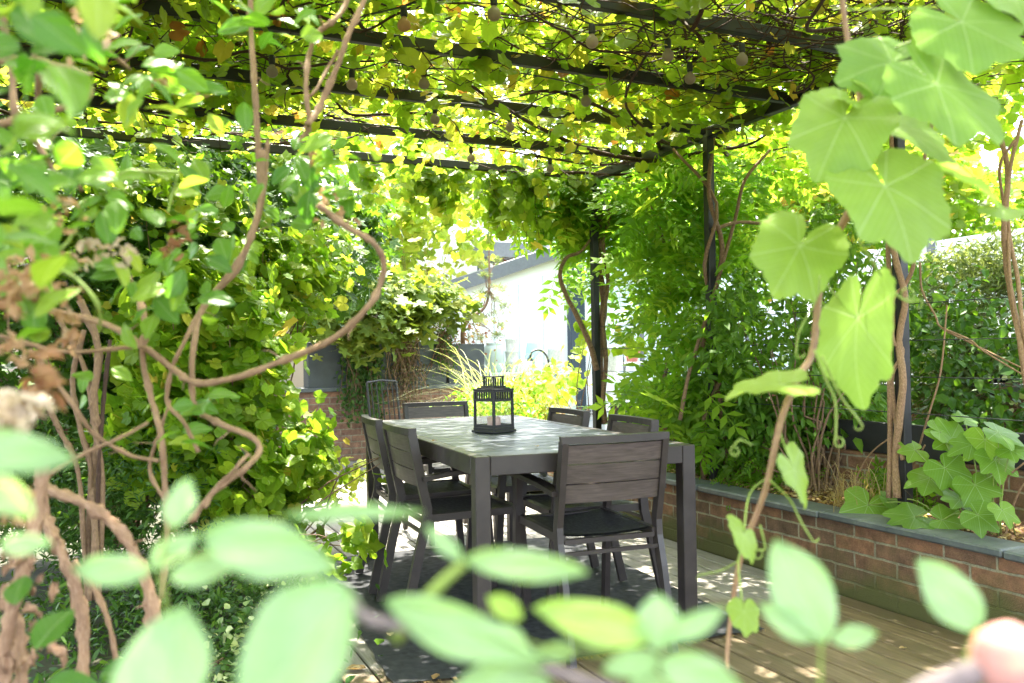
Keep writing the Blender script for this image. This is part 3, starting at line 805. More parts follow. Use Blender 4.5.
G().tube(smooth_path(pp, 4), .011, 8).build('stem', M_black, hk)
G().lathe([(0, .03), (.02, .03), (.035, 0), (.03, 0), (0, .02)], 12).build('lamp_head', M_black, hk).location = pp[-1] - A([0, 0, .03])
lathe_thing('glazed_pot', 'tall grey garden pot behind the vine trunk, against the glazed wing', 'pot', 602, 618, 346, 377, HY - .35,
            [(0, 0), (.6, 0), (.85, .5), (1, .9), (1, 1), (.9, 1), (.8, .85), (0, .8)], M_wicker)
M_terr = flat_mat('terracotta_pink', (.50, .18, .13), .7)
lathe_thing('terracotta_pot', 'rosy terracotta pot half seen through feathery leaves', 'pot', 624, 640, 349, 362, HY - .35,
            [(0, 0), (.6, 0), (.85, .7), (1, .75), (1, 1), (.88, 1), (.8, .85), (0, .8)], M_terr)
st = thing('plant_stand', 'white plant stand carrying the terracotta pot in front of the glazed wing', 'stand', tuple(at(632, 362, HY - .35) * A([1, 1, 0])))
hz_ = at(632, 362, HY - .35)[2]
G().box((0, 0, hz_ - .015), (.34, .3, .03), bev=.004).build('shelf', M_white, st)
for s in (-1, 1):
    for k in (-1, 1): G().box((s * .15, k * .13, hz_ / 2 - .02), (.03, .03, hz_ - .03)).build('leg', M_white, st)
zc = at(610, 377, HY - .35)[2]
cb = thing('white_crate', 'white box under the tall grey garden pot', 'box', tuple(at(610, 377, HY - .35) * A([1, 1, 0])))
g = G(); g.box((0, 0, zc / 2), (.36, .3, zc), bev=.01); g.build('box', M_white, cb)
g = G(); g.box((0, -.155, zc * .75), (.3, .012, .02)); g.box((0, -.155, zc * .4), (.3, .012, .02)); g.build('slat', M_fascia, cb)

# ------------------------------------------------------------------ wall and trough on the right, behind the bed
rw = thing('terrace_wall', 'brick retaining wall with grey coping behind the planter at the right edge', 'wall', (5, 3, 0))
def R_(o): o.location = (-5, -3, 0)
R_(G().box((5.12, 3.3, .40), (.22, 7.4, .80)).build('brickwork', M_right_brick, rw))
R_(G().box((5.10, 3.3, .83), (.30, 7.45, .055), bev=.006).build('coping', M_slate, rw))
bt = thing('black_trough', 'black timber trough on the terrace wall at the right edge, beside the silvery bush', 'planter', (5.3, 3.0, .86))
g = G(); g.box((-.14, 0, .15), (.02, 1.9, .29), bev=.003); g.box((.14, 0, .15), (.02, 1.9, .29), bev=.003)
for s in (-1, 1): g.box((0, s * .94, .15), (.26, .02, .29))
g.build('box', M_board, bt); G().box((0, 0, .25), (.25, 1.85, .03)).build('compost', M_soil, bt)
rs = thing('translucent_screen', 'pale frosted panel screen beyond the silvery bush at the right', 'screen', (6.6, 4, 0))
g = G(); g.box((0, 0, 1.0), (.03, 5.4, 2.1)); g.build('panel', M_white, rs)
for yy in (-2.7, -1.35, 0, 1.35, 2.7): G().box((-.04, yy, 1.05), (.05, .05, 2.2)).build('post', M_fascia, rs)

# ================================================================== VEGETATION
SUN = unit(A([.10, .38, 1.0]))
T_ov = tpl_ovate(); T_ovn = tpl_ovate(.2, .3, .3); T_ovw = tpl_ovate(.42, .3, .2, .35, .7, .85)
T_palm = tpl_palm(13); T_maple = tpl_maple(); T_pin = tpl_pinnate(); T_strap = tpl_strap()
T_small = (A([(0, 0, 0), (-.3, .45, .08), (.3, .45, .08), (0, 1, -.1)]), A([(0, 2, 1), (1, 2, 3)]), A([(0, 0), (-.3, .45), (.3, .45), (0, 1)]))

def plant(name, label, cat, loc, group=None): return thing(name, label, cat, tuple(loc), 0, group)
def attach(o, root): o.parent = root; o.location = tuple(-A(root.location)); return o
def inslab(px, py, d): return dep(px, py, d)

# ---- overhead canopy -------------------------------------------------------
can = plant('grapevine_canopy', 'dense grapevine of green and yellow leaves spread over the whole pergola roof', 'vine', (1.5, 3.6, 2.4))
def canopy():
    # woody runners
    g = G()
    def run(p0, p1, r0, r1, n=12, amp=.12):
        P = wander(p0, p1, n, amp); P[:, 2] = np.clip(P[:, 2], 2.27, 2.75); g.tube(smooth_path(P, 3), np.linspace(r0, r1, (n - 1) * 3 + 1), 5, jitter=.12)
    for i in range(46):
        x0 = rng.uniform(-2.5, 3.3); y0 = rng.uniform(2.0, 5.5); a = rng.uniform(0, 2 * PI); L = rng.uniform(.9, 2.4)
        z = rng.uniform(2.33, 2.55)
        run((x0, y0, z), (x0 + L * math.cos(a), min(max(y0 + L * math.sin(a), 1.6), 5.6), z + rng.uniform(-.08, .1)), rng.uniform(.006, .014), .003)
    # arms traced from the vine stems climbing the posts
    for pts, r0 in (([(712, 190), (690, 165), (640, 160), (590, 150), (540, 128), (500, 105), (470, 85)], .017), ([(712, 190), (660, 150), (620, 118), (560, 92), (520, 95)], .014),
                    ([(720, 185), (740, 165), (770, 150), (800, 135)], .012), ([(640, 160), (600, 165), (560, 160), (500, 150)], .01), ([(712, 160), (680, 150), (650, 132), (625, 100), (655, 40)], .011)):
        P = A([atz(px, py, 2.34 + .05 * math.sin(i * 2)) for i, (px, py) in enumerate(pts)]); P[:, 0] = np.clip(P[:, 0], -2, 3.35); P[:, 1] = np.clip(P[:, 1], 2, 5.5)
        g.tube(smooth_path(P, 5), np.linspace(r0, r0 * .45, (len(P) - 1) * 5 + 1), 7, jitter=.12)
    attach(g.build('stem', M_barkd, can, True), can)
    g = G()
    for i in range(1200):
        if i < 250: x0, y0 = rng.uniform(1.2, 3.3), rng.uniform(2.0, 3.4)
        elif i < 330: x0, y0 = rng.uniform(-1.6, .5), rng.uniform(2.4, 4.5)
        else: x0, y0 = rng.uniform(-2.3, 3.3), rng.uniform(2.0, 5.4)
        a = rng.uniform(0, 2 * PI); L = rng.uniform(.3, 1.1); z = rng.uniform(2.33, 2.62)
        P = wander((x0, y0, z), (x0 + L * math.cos(a), y0 + L * math.sin(a), z + rng.uniform(-.12, .12)), 8, .07)
        g.tube(P, np.linspace(rng.uniform(.0025, .0045), .0012, 8), 4, closed=False)
    o = attach(g.build('twigs', M_barkd, can), can); o['kind'] = 'stuff'
    # leaves in clumps through the slab
    def leaves(n, lo, hi, zlo, zhi, k, cr, S, nm=(0, 0, 1), sp=.75, r=(0, 1), tip=(0, 0, -.5)):
        cen = np.stack([rng.uniform(lo[0], hi[0], k), rng.uniform(lo[1], hi[1], k), rng.uniform(zlo, zhi, k)], 1)
        P = cen[rng.integers(0, k, n)] + rng.normal(0, 1, (n, 3)) * A([cr, cr, .05])
        return P, frames(n, nm, sp, tip), rng.uniform(S[0], S[1], n), rng.beta(1.6, 2.2, n) * (r[1] - r[0]) + r[0]
    g = G(); parts = [
        leaves(12500, (-2.9, 1.7), (3.35, 5.6), 2.40, 2.80, 1100, .15, (.028, .062)),
        leaves(3600, (-2.9, 2.3), (.9, 4.6), 2.66, 2.92, 300, .18, (.04, .09), r=(0, .45)),  # extra layer of darker leaves, added to darken the upper left
        leaves(5000, (3.1, .6), (5.0, 5.2), 2.36, 2.80, 300, .17, (.04, .085), r=(0, .8)),
        leaves(4000, (-2.9, -.4), (3.4, 2.0), 2.42, 2.80, 600, .17, (.05, .09)),  # unseen leaves nearer than the rafters, added to shade the foreground
        leaves(4200, (-.2, 3.0), (3.3, 5.5), 2.38, 2.72, 340, .13, (.028, .065)),
        leaves(3300, (-2.9, 1.8), (.9, 4.8), 2.40, 2.80, 300, .15, (.04, .085), r=(0, .7)),
        leaves(900, (-.5, 2.2), (3.3, 5.5), 2.28, 2.42, 150, .10, (.03, .07), (0, -.5, .6), .6)]
    parts.append(leaves(1500, (2.0, 2.7), (3.3, 3.85), 2.48, 2.78, 160, .13, (.03, .07)))  # extra leaves added to cast shade on the lower right deck
    ct, st_ = math.cos(-ROT), math.sin(-ROT); tg = []  # target spots: leaves on their sun rays are dropped to make light dapples
    for i in range(60):
        u, w_ = rng.uniform(.02, TW - .02), rng.uniform(.1, TL); tg.append((1.118 + u * ct - w_ * st_, 2.748 + u * st_ + w_ * ct, TH, rng.uniform(.028, .05)))
    for px, py in ((766, 673), (772, 652), (810, 672), (715, 660), (668, 556), (690, 575), (540, 560), (640, 570)): tg.append((*atz(px, py, 0), .06))
    for i in range(12): tg.append((rng.uniform(.66, 2.0), rng.uniform(3.3, 4.5), 0, rng.uniform(.04, .09)))
    tg = A(tg)
    for P, R, S, r in parts:
        q = P[:, None, :2] - (SUN[:2] / SUN[2])[None, None] * (P[:, 2, None] - tg[None, :, 2])[..., None] - tg[None, :, :2]
        gap = (np.hypot(q[..., 0], q[..., 1]) < tg[None, :, 3]).any(1)
        # leaves thinned here so that sun lands on the far left of the terrace
        hole = (P[:, 1] > 4.9) & (P[:, 0] > .35) & (P[:, 0] < 2.4)
        hole |= (np.hypot((P[:, 0] - 1.15) / .42, (P[:, 1] - 4.95) / .33) < 1)
        k = ~(hole & (rng.uniform(size=len(P)) < .55)) & ~gap
        g.scatter(T_palm, P[k], R[k], S[k], r[k])
    attach(g.build('foliage', M_canopy, can), can)
canopy()

# hanging fringe of round leaves off the far rafter
fr_ = plant('hanging_vine_fringe', 'curtain of lobed vine leaves hanging from the farthest rafter left of the first post', 'vine', (1.9, 5.4, 2.3))
def fringe():
    g = G(); P = []; st = G()
    for i in range(58):
        px = rng.uniform(360, 590); top = at(px, 172, 5.42); L = abs(rng.normal(0, .16)) + .05 + (.22 if 455 < px < 545 and rng.uniform() < .6 else 0)
        Q = wander(top, top + A([rng.normal(0, .06), rng.normal(0, .12), -L]), 7, .03); st.tube(Q, .0018, 4, closed=False)
        for q in Q: 
            for _ in range(2 if rng.uniform() < .7 else 1): P.append(q + rng.normal(0, .035, 3))
    P = A(P); n = len(P)
    g.scatter(T_palm, P, frames(n, (-.3, -.8, .5), .45, (0, 0, -1), .5), rng.uniform(.035, .075, n), rng.beta(1.6, 2.4, n) * .85)
    attach(g.build('foliage', M_canopy, fr_), fr_); attach(st.build('stem', M_barkd, fr_), fr_)
fringe()

# ---- generic climber / shrub --------------------------------------------------
def bush(name, label, cat, m, blobs, T, S, root, spread=.6, nrm=(0, -.3, .8), tip=(0, 0, -.6), rr=(0, 1), stems=None, bark=None, tsp=.8, cr=.1, rs=8):
    """blobs: list of (centre, radii, leaves, clumps)"""
    t = plant(name, label, cat, root)
    g = G()
    for c, r, n, k in blobs:
        P = clumps(n, c, r, k, cr); P[:, 2] = np.maximum(P[:, 2], -.04)
        sz = S[0] * .75 + (S[1] * 1.1 - S[0] * .75) * rng.beta(1.6, 1.9, n); sz *= np.where(rng.uniform(size=n) < .07, 1.35, 1)
        g.scatter(T, P, frames(n, nrm, spread, tip, tsp), sz, rng.beta(1.5, 1.9, n) * (rr[1] - rr[0]) + rr[0])
    attach(g.build('foliage', m, t), t)
    s = G()
    for c, r, n, k in blobs:
        for i in range(max(3, k // rs) if rs else 0):
            e = blob(1, c, A(r) * .85)[0]; b = A(root) + rng.normal(0, .05, 3) * A([1, 1, 0])
            s.tube(smooth_path(wander(b, e, 7, .08), 2), np.linspace(.008, .002, 13), 5, closed=False)
    if stems:
        for P, r0, r1 in stems:
            P = smooth_path(P, 4); s.tube(P, np.linspace(r0, r1, len(P)), 7, jitter=.1)
    if s.n: attach(s.build('stem', bark or M_bark2, t, True), t)
    return t
SP = (.45, -.35, .8)     # leaves turn to the open terrace and up

# left climber bank (bright lobed leaves)
def B(px, py, Y, r, n, k): return (at(px, py, Y), r, n, k)
bush('climbing_vine', 'bright green climber with lobed leaves banked up beside the deck on the left', 'climber', M_hedge,
     [B(205, 330, 4.7, (.38, .4, .36), 1700, 90), B(195, 430, 4.5, (.36, .35, .30), 1500, 80), B(255, 490, 4.3, (.22, .25, .20), 700, 45), B(303, 452, 4.4, (.13, .2, .13), 200, 22),
      B(170, 250, 5.2, (.6, .4, .5), 1500, 80), B(285, 280, 5.3, (.25, .3, .28), 550, 40), B(345, 540, 3.75, (.07, .1, .06), 40, 5), B(390, 462, 3.9, (.05, .08, .05), 12, 3), B(245, 390, 4.6, (.2, .25, .25), 350, 30), B(325, 250, 5.6, (.14, .2, .2), 200, 20)],
     T_palm, (.036, .074), at(215, 560, 4.6) * A([1, 1, 0]), .55, (.35, -.5, .7), (.2, -.2, -.8), cr=.07)
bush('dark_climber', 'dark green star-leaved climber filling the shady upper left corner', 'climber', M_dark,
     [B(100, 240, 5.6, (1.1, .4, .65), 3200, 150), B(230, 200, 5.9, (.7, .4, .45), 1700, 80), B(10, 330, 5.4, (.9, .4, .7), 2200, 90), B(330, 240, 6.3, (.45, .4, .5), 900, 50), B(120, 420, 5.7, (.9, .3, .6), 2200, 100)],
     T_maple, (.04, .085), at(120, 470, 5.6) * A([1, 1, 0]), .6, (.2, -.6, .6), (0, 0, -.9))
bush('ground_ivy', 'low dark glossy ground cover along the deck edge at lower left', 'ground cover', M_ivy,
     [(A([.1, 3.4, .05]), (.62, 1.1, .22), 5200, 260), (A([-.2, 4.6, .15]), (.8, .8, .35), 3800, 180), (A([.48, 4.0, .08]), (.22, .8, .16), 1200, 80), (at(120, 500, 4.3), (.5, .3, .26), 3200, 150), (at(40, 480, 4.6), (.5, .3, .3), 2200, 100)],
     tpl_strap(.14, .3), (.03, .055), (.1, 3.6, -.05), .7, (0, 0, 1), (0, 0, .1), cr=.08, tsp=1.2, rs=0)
bush('variegated_ivy', 'cream-edged variegated creeper beside the deck board at the bottom left', 'creeper', M_varieg,
     [(A([.55, 3.35, .05]), (.14, .5, .10), 620, 60), (A([.35, 2.9, .04]), (.25, .3, .09), 500, 40)], T_ovw, (.018, .036), (.5, 3.3, -.05), .6, (0, 0, 1), (0, 0, 0))
bush('yellow_leaved_shrub', 'lime-yellow leafy sprays low in front of the deck at far left of the rug', 'shrub', M_gold,
     [B(345, 480, 4.9, (.1, .2, .12), 90, 12)], T_palm, (.03, .05), at(300, 560, 4.9) * A([1, 1, 0]), .5, (.3, -.5, .7))

# behind the far wall
bush('fig_shrub', 'broad-leaved olive green shrub spilling above the far brick wall', 'shrub', M_olive,
     [B(375, 315, 8.6, (.6, .35, .28), 700, 50), B(420, 300, 8.8, (.42, .35, .22), 420, 40), B(345, 270, 8.7, (.5, .35, .5), 500, 50), B(455, 305, 8.8, (.18, .3, .10), 70, 12)],
     T_maple, (.07, .13), at(390, 388, 9.4) * A([1, 1, 0]), .5, (.1, -.4, .9), (0, -.2, -.8), cr=.12)
bush('golden_tree', 'airy golden-leaved tree glowing in the sun behind the far wall', 'tree', M_gold,
     [B(385, 235, 10.5, (.8, .6, .6), 420, 60), B(350, 220, 10.2, (.8, .6, .6), 420, 60), B(445, 225, 11, (.6, .5, .6), 170, 34), B(430, 195, 10.5, (.9, .6, .3), 260, 40)],
     T_palm, (.07, .13), at(410, 388, 10.2) * A([1, 1, 0]), .7, (0, -.3, .8), cr=.16)
def hang(name, label, px0, px1, pt, pb, n, m, T, S):
    a, b = at(px0, pt, 8.9), at(px1, pb, 8.9); t = plant(name, label, 'ivy', ((a[0] + b[0]) / 2, 9.0, a[2]), )
    g = G(); s = G(); Ps = []
    for i in range(46):
        x = rng.uniform(a[0], b[0]); L = (a[2] - b[2]) * rng.uniform(.55, 1.02)
        y = rng.uniform(8.78, 8.93)
        Q = wander((x, 9.02, a[2] + .05), (x + rng.normal(0, .06), y, a[2] - L), 12, .05); Q[1:, 1] = np.clip(Q[1:, 1], 8.70, 8.95); s.tube(Q, .003, 4, closed=False)
        k = rng.integers(0, 12, n // 46); Ps.append(Q[k] + rng.normal(0, .035, (len(k), 3)))
    P = np.concatenate(Ps); P[:, 1] = np.minimum(P[:, 1], 8.97)
    g.scatter(T, P, frames(len(P), (0, -.8, .5), .5, (0, 0, -1), .6), rng.uniform(S[0], S[1], len(P)), rng.uniform(0, 1, len(P)))
    attach(g.build('foliage', m, t), t); attach(s.build('stem', M_bark if m is M_dryivy else M_bark2, t), t)
hang('hanging_ivy', 'thick green ivy column trailing down the far brick wall left of the small chair', 346, 380, 325, 425, 2200, M_ivy, T_ov, (.03, .06))
hang('hanging_ivy', 'dry brown-tinged creeper hanging over the far brick wall, right of the small chair', 395, 421, 332, 408, 1500, M_dryivy, T_ovn, (.02, .04))
hang('hanging_ivy', 'thin wisp of ivy hanging between the two right-hand zinc troughs', 440, 454, 335, 372, 420, M_ivy, T_ov, (.02, .045))
# little pine
pn = plant('small_pine', 'small windswept pine with layered grey-green tufts rising from the right-hand trough', 'pine tree', at(463, 345, 9.12))
def pine():
    s = G(); g = G(); b = at(463, 348, 9.12)
    trunk = [b, at(463, 330, 9.1), at(470, 318, 9.1), at(484, 308, 9.1), at(489, 290, 9.1), at(489, 250, 9.1), at(489, 225, 9.1)]
    s.tube(smooth_path(trunk, 4), np.linspace(.03, .006, 25), 7)
    tufts = [(503, 288, .10), (497, 300, .12), (505, 306, .08), (480, 295, .10), (492, 316, .12), (500, 325, .08), (484, 322, .10), (470, 312, .08), (497, 336, .07), (478, 338, .08), (459, 305, .08), (486, 275, .05), (497, 260, .05), (481, 262, .05)]
    P = []; Rr = []
    for px, py, r in tufts:
        c = at(px, py, 9.1 + rng.uniform(-.2, .2)); s.tube(wander(trunk[4] if py < 330 else trunk[2], c, 6, .04), np.linspace(.008, .003, 6), 5)
        for _ in range(13): P.append(np.repeat([c + rng.normal(0, r * .55, 3) * A([1, 1, .45])], 16, 0))
    P = np.concatenate(P); n = len(P)
    g.scatter(tpl_strap(.035, .1), P, frames(n, (0, 0, 1), 1.2, (0, 0, .8), 1.0), rng.uniform(.04, .075, n), rng.uniform(0, .8, n))
    attach(g.build('needles', M_grey, pn), pn); attach(s.build('trunk', M_bark2, pn, True), pn)
pine()
bush('pink_flowering_shrub', 'thin reddish shrub behind the right end of the far brick wall', 'shrub', leaf_mat('reddish_leaf', [(0, (.16, .05, .04)), (.6, (.22, .12, .06)), (1, (.3, .28, .12))], .35),
     [B(440, 345, 9.9, (.5, .2, .2), 340, 40), B(480, 335, 10, (.3, .2, .2), 150, 20), B(508, 268, 12.2, (.25, .15, .12), 120, 14)], T_ov, (.03, .06), at(455, 385, 9.9) * A([1, 1, 0]), .8)

# fountain grass + yellow shrub behind the lantern
fg = plant('fountain_grass', 'fountain of pale arching grass blades behind the lantern', 'ornamental grass', at(500, 412, 7.2) * A([1, 1, 0]))
def grass(root, cen, n, L, W, m, name, rise=1.0, base=.12, lean=(0, 0)):
    g = G(); V = []; 
    k = 9; t = np.linspace(0, 1, k)
    for i in range(n):
        a = rng.uniform(0, 2 * PI); l = L * rng.uniform(.55, 1.1); d = A([math.cos(a) + lean[0], math.sin(a) + lean[1]]); o = A(cen) + A([*(rng.normal(0, base, 2)), 0])
        h = l * rng.uniform(.55, .95) * rise; out_ = l * rng.uniform(.35, .9)
        x = out_ * t ** 1.5; z = h * (1.9 * t - 1.35 * t ** 2 * rng.uniform(.7, 1.05))
        P = o + np.stack([d[0] * x, d[1] * x, z], 1)
        side = A([-d[1], d[0], 0]) / (np.hypot(*d) + 1e-6); w = W * (1 - t ** 2 * .93)[:, None] * side
        VV = np.concatenate([P - w, P + w]); F = [(j, j + 1, k + j + 1, k + j) for j in range(k - 1)]
        g.add(VV, F, rng.uniform())
    return attach(g.build(name, m, root), root)
grass(fg, A(at(500, 412, 7.2)) * A([1, 1, 0]) + A([0, 0, .25]), 230, 1.2, .0042, M_grass, 'blades', lean=(-.35, -.1))
G().lathe([(0, 0), (.2, 0), (.26, .2), (.27, .3), (.24, .3), (0, .26)], 20).build('pot', M_zinc, fg)
bush('yellow_shrub', 'yellow-green leafy shrub lit by the sun to the right of the lantern', 'shrub', M_gold,
     [B(525, 400, 7.0, (.28, .2, .16), 520, 40), B(555, 385, 7.4, (.2, .15, .12), 160, 20), B(505, 405, 7.6, (.3, .2, .15), 350, 30)], T_ov, (.05, .10), at(530, 430, 7.0) * A([1, 1, 0]), .6, (0, -.3, .8))
bush('low_green_shrub', 'fresh green mound of leaves just above the far table edge by the lantern', 'shrub', M_wist,
     [B(512, 410, 6.4, (.25, .15, .1), 350, 30), B(480, 405, 6.8, (.3, .15, .12), 300, 30)], T_ov, (.03, .06), at(510, 440, 6.4) * A([1, 1, 0]), .6)
sg = plant('straw_grass', 'upright straw-coloured grass tuft behind the two planter-side chairs', 'ornamental grass', at(548, 418, 6.8) * A([1, 1, 0]))
grass(sg, A(at(550, 418, 6.8)) * A([1, 1, 0]), 170, .85, .004, M_straw, 'blades', 1.3, .1)
bush('maple_sapling', 'lime-green young vine leaves reaching in front of the blue corner post', 'shrub', M_hedge,
     [B(590, 330, 5.6, (.06, .1, .09), 16, 6), B(625, 350, 5.5, (.12, .1, .08), 22, 8), B(560, 378, 6.4, (.18, .12, .08), 40, 10)], T_palm, (.05, .075), at(590, 410, 5.7) * A([1, 1, 0]), .35, (-.2, -.8, .4), (0, 0, -1), rr=(.4, 1))

# ---- wisteria on the posts ------------------------------------------------------
def woody(px_pts, Y, r0, r1, dy=0):
    return ([at(px, py, Y + dy * i) for i, (px, py) in enumerate(px_pts)], r0, r1)
w1 = bush('wisteria', 'wisteria with feathery leaves climbing the farthest post, forked brown trunk', 'climber', M_wist,
     [B(565, 200, 5.7, (.34, .3, .17), 230, 40), B(635, 235, 5.5, (.26, .3, .34), 190, 40), B(650, 310, 5.2, (.16, .3, .16), 36, 14), B(540, 195, 5.9, (.28, .3, .12), 150, 20), B(600, 200, 5.6, (.45, .3, .22), 260, 30), B(665, 395, 5.0, (.2, .2, .10), 80, 14), B(585, 270, 5.9, (.12, .12, .12), 40, 8)],
     T_pin, (.17, .30), tuple(at(600, 424, 5.42) * A([1, 1, 0]) + A([0, 0, .34])), .5, (-.2, -.4, .8), (0, -.3, -.5), rs=0,
     stems=[woody([(601, 424), (600, 395), (599, 360), (601, 330), (604, 300), (598, 260), (600, 220), (594, 185)], 5.40, .036, .020),
            woody([(606, 424), (603, 400), (606, 360), (603, 320), (608, 280), (603, 240), (610, 215), (600, 190)], 5.34, .020, .011),
            woody([(597, 370), (590, 345), (578, 318), (566, 295), (560, 275), (566, 258), (580, 252), (590, 240)], 5.36, .022, .010)])
w2 = bush('wisteria', 'wisteria with feathery leaves round the middle post, stems twisted along it', 'climber', M_wist,
     [B(670, 210, 4.5, (.30, .25, .26), 190, 40), B(672, 280, 4.5, (.20, .3, .24), 80, 24), B(710, 280, 4.4, (.26, .3, .33), 110, 32), B(705, 350, 4.2, (.2, .25, .18), 60, 22), B(690, 405, 4.2, (.26, .2, .10), 46, 16), B(760, 180, 4.4, (.3, .3, .22), 100, 24), B(660, 385, 4.5, (.16, .2, .10), 70, 12)],
     T_pin, (.17, .29), (3.2, 4.03, .34), .5, (-.2, -.4, .8), (0, -.3, -.5), rs=0,
     stems=[([A([3.20, 4.0, .34]), A([3.17, 4.02, .8]), A([3.09, 4.07, 1.1]), A([3.18, 4.08, 1.4]), A([3.19, 4.0, 1.7]), A([3.10, 4.0, 2.0]), A([3.18, 4.05, 2.35])], .020, .012),
            ([A([3.10, 4.1, .34]), A([3.08, 4.06, .7]), A([3.17, 3.98, 1.0]), A([3.2, 4.08, 1.3]), A([3.09, 4.04, 1.6]), A([3.13, 3.97, 1.95]), A([3.0, 4.2, 2.3])], .015, .009),
            woody([(680, 420), (690, 370), (712, 300), (735, 220), (745, 180), (770, 150)], 4.0, .012, .009),
            woody([(712, 230), (740, 222), (775, 225), (812, 222), (850, 228)], 4.0, .012, .006), woody([(660, 400), (672, 330), (668, 260), (650, 200), (640, 165)], 4.7, .014, .008)])
bush('jasmine_shrub', 'glossy pointed-leaf evergreen shrub filling the planter between the two nearer posts', 'shrub', M_jas,
     [B(770, 330, 3.7, (.30, .45, .34), 1500, 90), B(850, 260, 3.5, (.30, .4, .3), 1100, 70), B(720, 400, 4.1, (.22, .35, .18), 900, 50), B(830, 400, 3.6, (.22, .3, .12), 900, 50), B(775, 425, 3.8, (.16, .3, .14), 900, 50), B(730, 440, 4.0, (.14, .3, .10), 500, 30), B(860, 330, 3.9, (.35, .3, .35), 900, 50)],
     T_ovn, (.05, .085), (3.4, 3.5, .34), .6, (-.3, -.4, .8), (0, -.2, -.8), rr=(.3, 1), cr=.07)
bush('spilling_fern', 'arching ferny green plant at the table corner, behind the slate coping', 'fern', M_wist,
     [(A([3.28, 4.35, .50]), (.14, .35, .13), 520, 40), (A([3.25, 3.75, .42]), (.12, .25, .07), 260, 24)], T_pin, (.05, .09), (3.28, 4.2, .34), .6, (-.4, -.3, .8), (-.3, -.2, -.4), rr=(0, .6))
# backdrop trees and hedges beyond the planter
tr = [('dense_tree', 'bright green tree crown behind the white house wing', 740, 205, 8.2, (1.4, .9, .85), 2200, M_hedge, .12),
      ('dense_tree', 'yellow-tinged tree crown beyond the right-hand posts', 850, 180, 7.0, (1.4, .9, .8), 2400, M_canopy, .10),
      ('dense_tree', 'sunlit pale tree above the silvery bush at the right', 980, 215, 6.6, (.9, .8, .45), 1300, M_hedge, .09),
      ('dense_tree', 'tall green tree crown behind the pink building at the left', 250, 160, 12., (3.2, 1.2, 2.2), 3600, M_hedge, .2),
      ('dense_tree', 'dark tree crown closing off the far left corner', -40, 240, 9.5, (2.6, 1.0, 2.4), 3200, M_dark, .18)]
for nm, lb, px, py, Y, r, n, m, S in tr:
    c = at(px, py, Y)
    bush(nm, lb, 'tree', m, [(c, r, n, 90)], T_palm if m is not M_dark else T_maple, (S * .7, S * 1.3), c * A([1, 1, 0]), .7, (0, -.3, .8), cr=.22)
    t = bpy.data.objects[nm] if False else None
# silvery bush on the terrace wall
bush('silvery_bush', 'bushy silver-green evergreen hanging over the terrace wall behind the near post', 'bush', M_grey,
     [(atx(960, 290, 5.0), (.22, .40, .26), 5200, 170), (atx(950, 350, 4.95), (.18, .34, .26), 4600, 150), (atx(940, 400, 4.85), (.14, .24, .18), 2400, 80), (atx(1000, 262, 5.15), (.25, .35, .14), 1800, 60)],
     tpl_strap(.11, .2), (.04, .065), (5.1, 3.85, .86), .9, (0, 0, .8), (0, 0, .3), tsp=1.3, cr=.05)
bush('ivy_on_terrace', 'cream-edged ivy sprigs against the terrace wall under the black trough', 'ivy', M_varieg,
     [(atx(1000, 392, 4.88), (.04, .16, .04), 46, 10), (atx(985, 418, 4.88), (.03, .1, .05), 26, 8)], T_ovw, (.03, .05), atx(1000, 410, 4.95), .4, (-.8, 0, .4))
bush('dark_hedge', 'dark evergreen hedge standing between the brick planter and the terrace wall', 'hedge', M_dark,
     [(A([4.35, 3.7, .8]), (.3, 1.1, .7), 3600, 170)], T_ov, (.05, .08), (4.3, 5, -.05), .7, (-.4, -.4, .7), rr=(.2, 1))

# ---- vine trunks on the nearer posts -----------------------------------------
vt = plant('twisted_vine', 'three bare tan vine stems twisting up beside the near post in the planter', 'vine', (3.2, 2.75, .34))
def ps(pts, X, r0, r1, g, j=.08):
    P = A([atx(px, py, X + .02 * math.sin(i * 1.7)) for i, (px, py) in enumerate(pts)]); P = smooth_path(P, 5); g.tube(P, np.linspace(r0, r1, len(P)), 8, jitter=j)
def stems3():
    for pts, r0, r1 in (([(897, 498), (896, 460), (899, 420), (903, 380), (899, 340), (905, 300), (897, 265), (890, 240), (872, 215), (850, 190)], .018, .011),
                        ([(889, 498), (890, 450), (890, 400), (889, 360), (893, 320), (890, 280), (888, 240), (893, 190), (890, 120), (880, 60)], .012, .009),
                        ([(903, 460), (897, 430), (892, 390), (893, 372), (901, 358), (902, 348), (893, 340), (893, 300), (905, 285), (914, 262), (912, 230), (920, 180), (935, 110)], .010, .008)):
        g = G(); ps(pts, 3.10, r0, r1, g); attach(g.build('stem', M_bark, vt, True), vt)
stems3()
v2 = plant('twisted_vine', 'reddish braided vine stems hanging in an arc at the right edge', 'vine', atx(1012, 420, 3.14) * A([1, 1, 0]) + A([0, 0, .34]))
for pts, r0 in (([(1040, 470), (1035, 420), (1026, 380), (1020, 340), (1012, 300), (1006, 260), (1004, 220), (1008, 180), (1004, 150), (990, 110)], .014), ([(1050, 470), (1040, 410), (1030, 360), (1022, 320), (1018, 280), (1010, 240), (1007, 200), (1012, 160), (1022, 120)], .010),
                ([(1045, 480), (1030, 400), (1018, 330), (1010, 280), (1008, 230), (1003, 200), (1000, 165), (1015, 140)], .008)):
    g = G(); ps(pts, 3.12, r0 * .9, r0 * .7, g); attach(g.build('stem', M_redbark if 'M_redbark' in globals() else M_bark, v2, True), v2)
bt_ = plant('bare_branches', 'thin pale bare branches leaning out of the planter right of the near post', 'branches', (3.2, 2.6, .35))
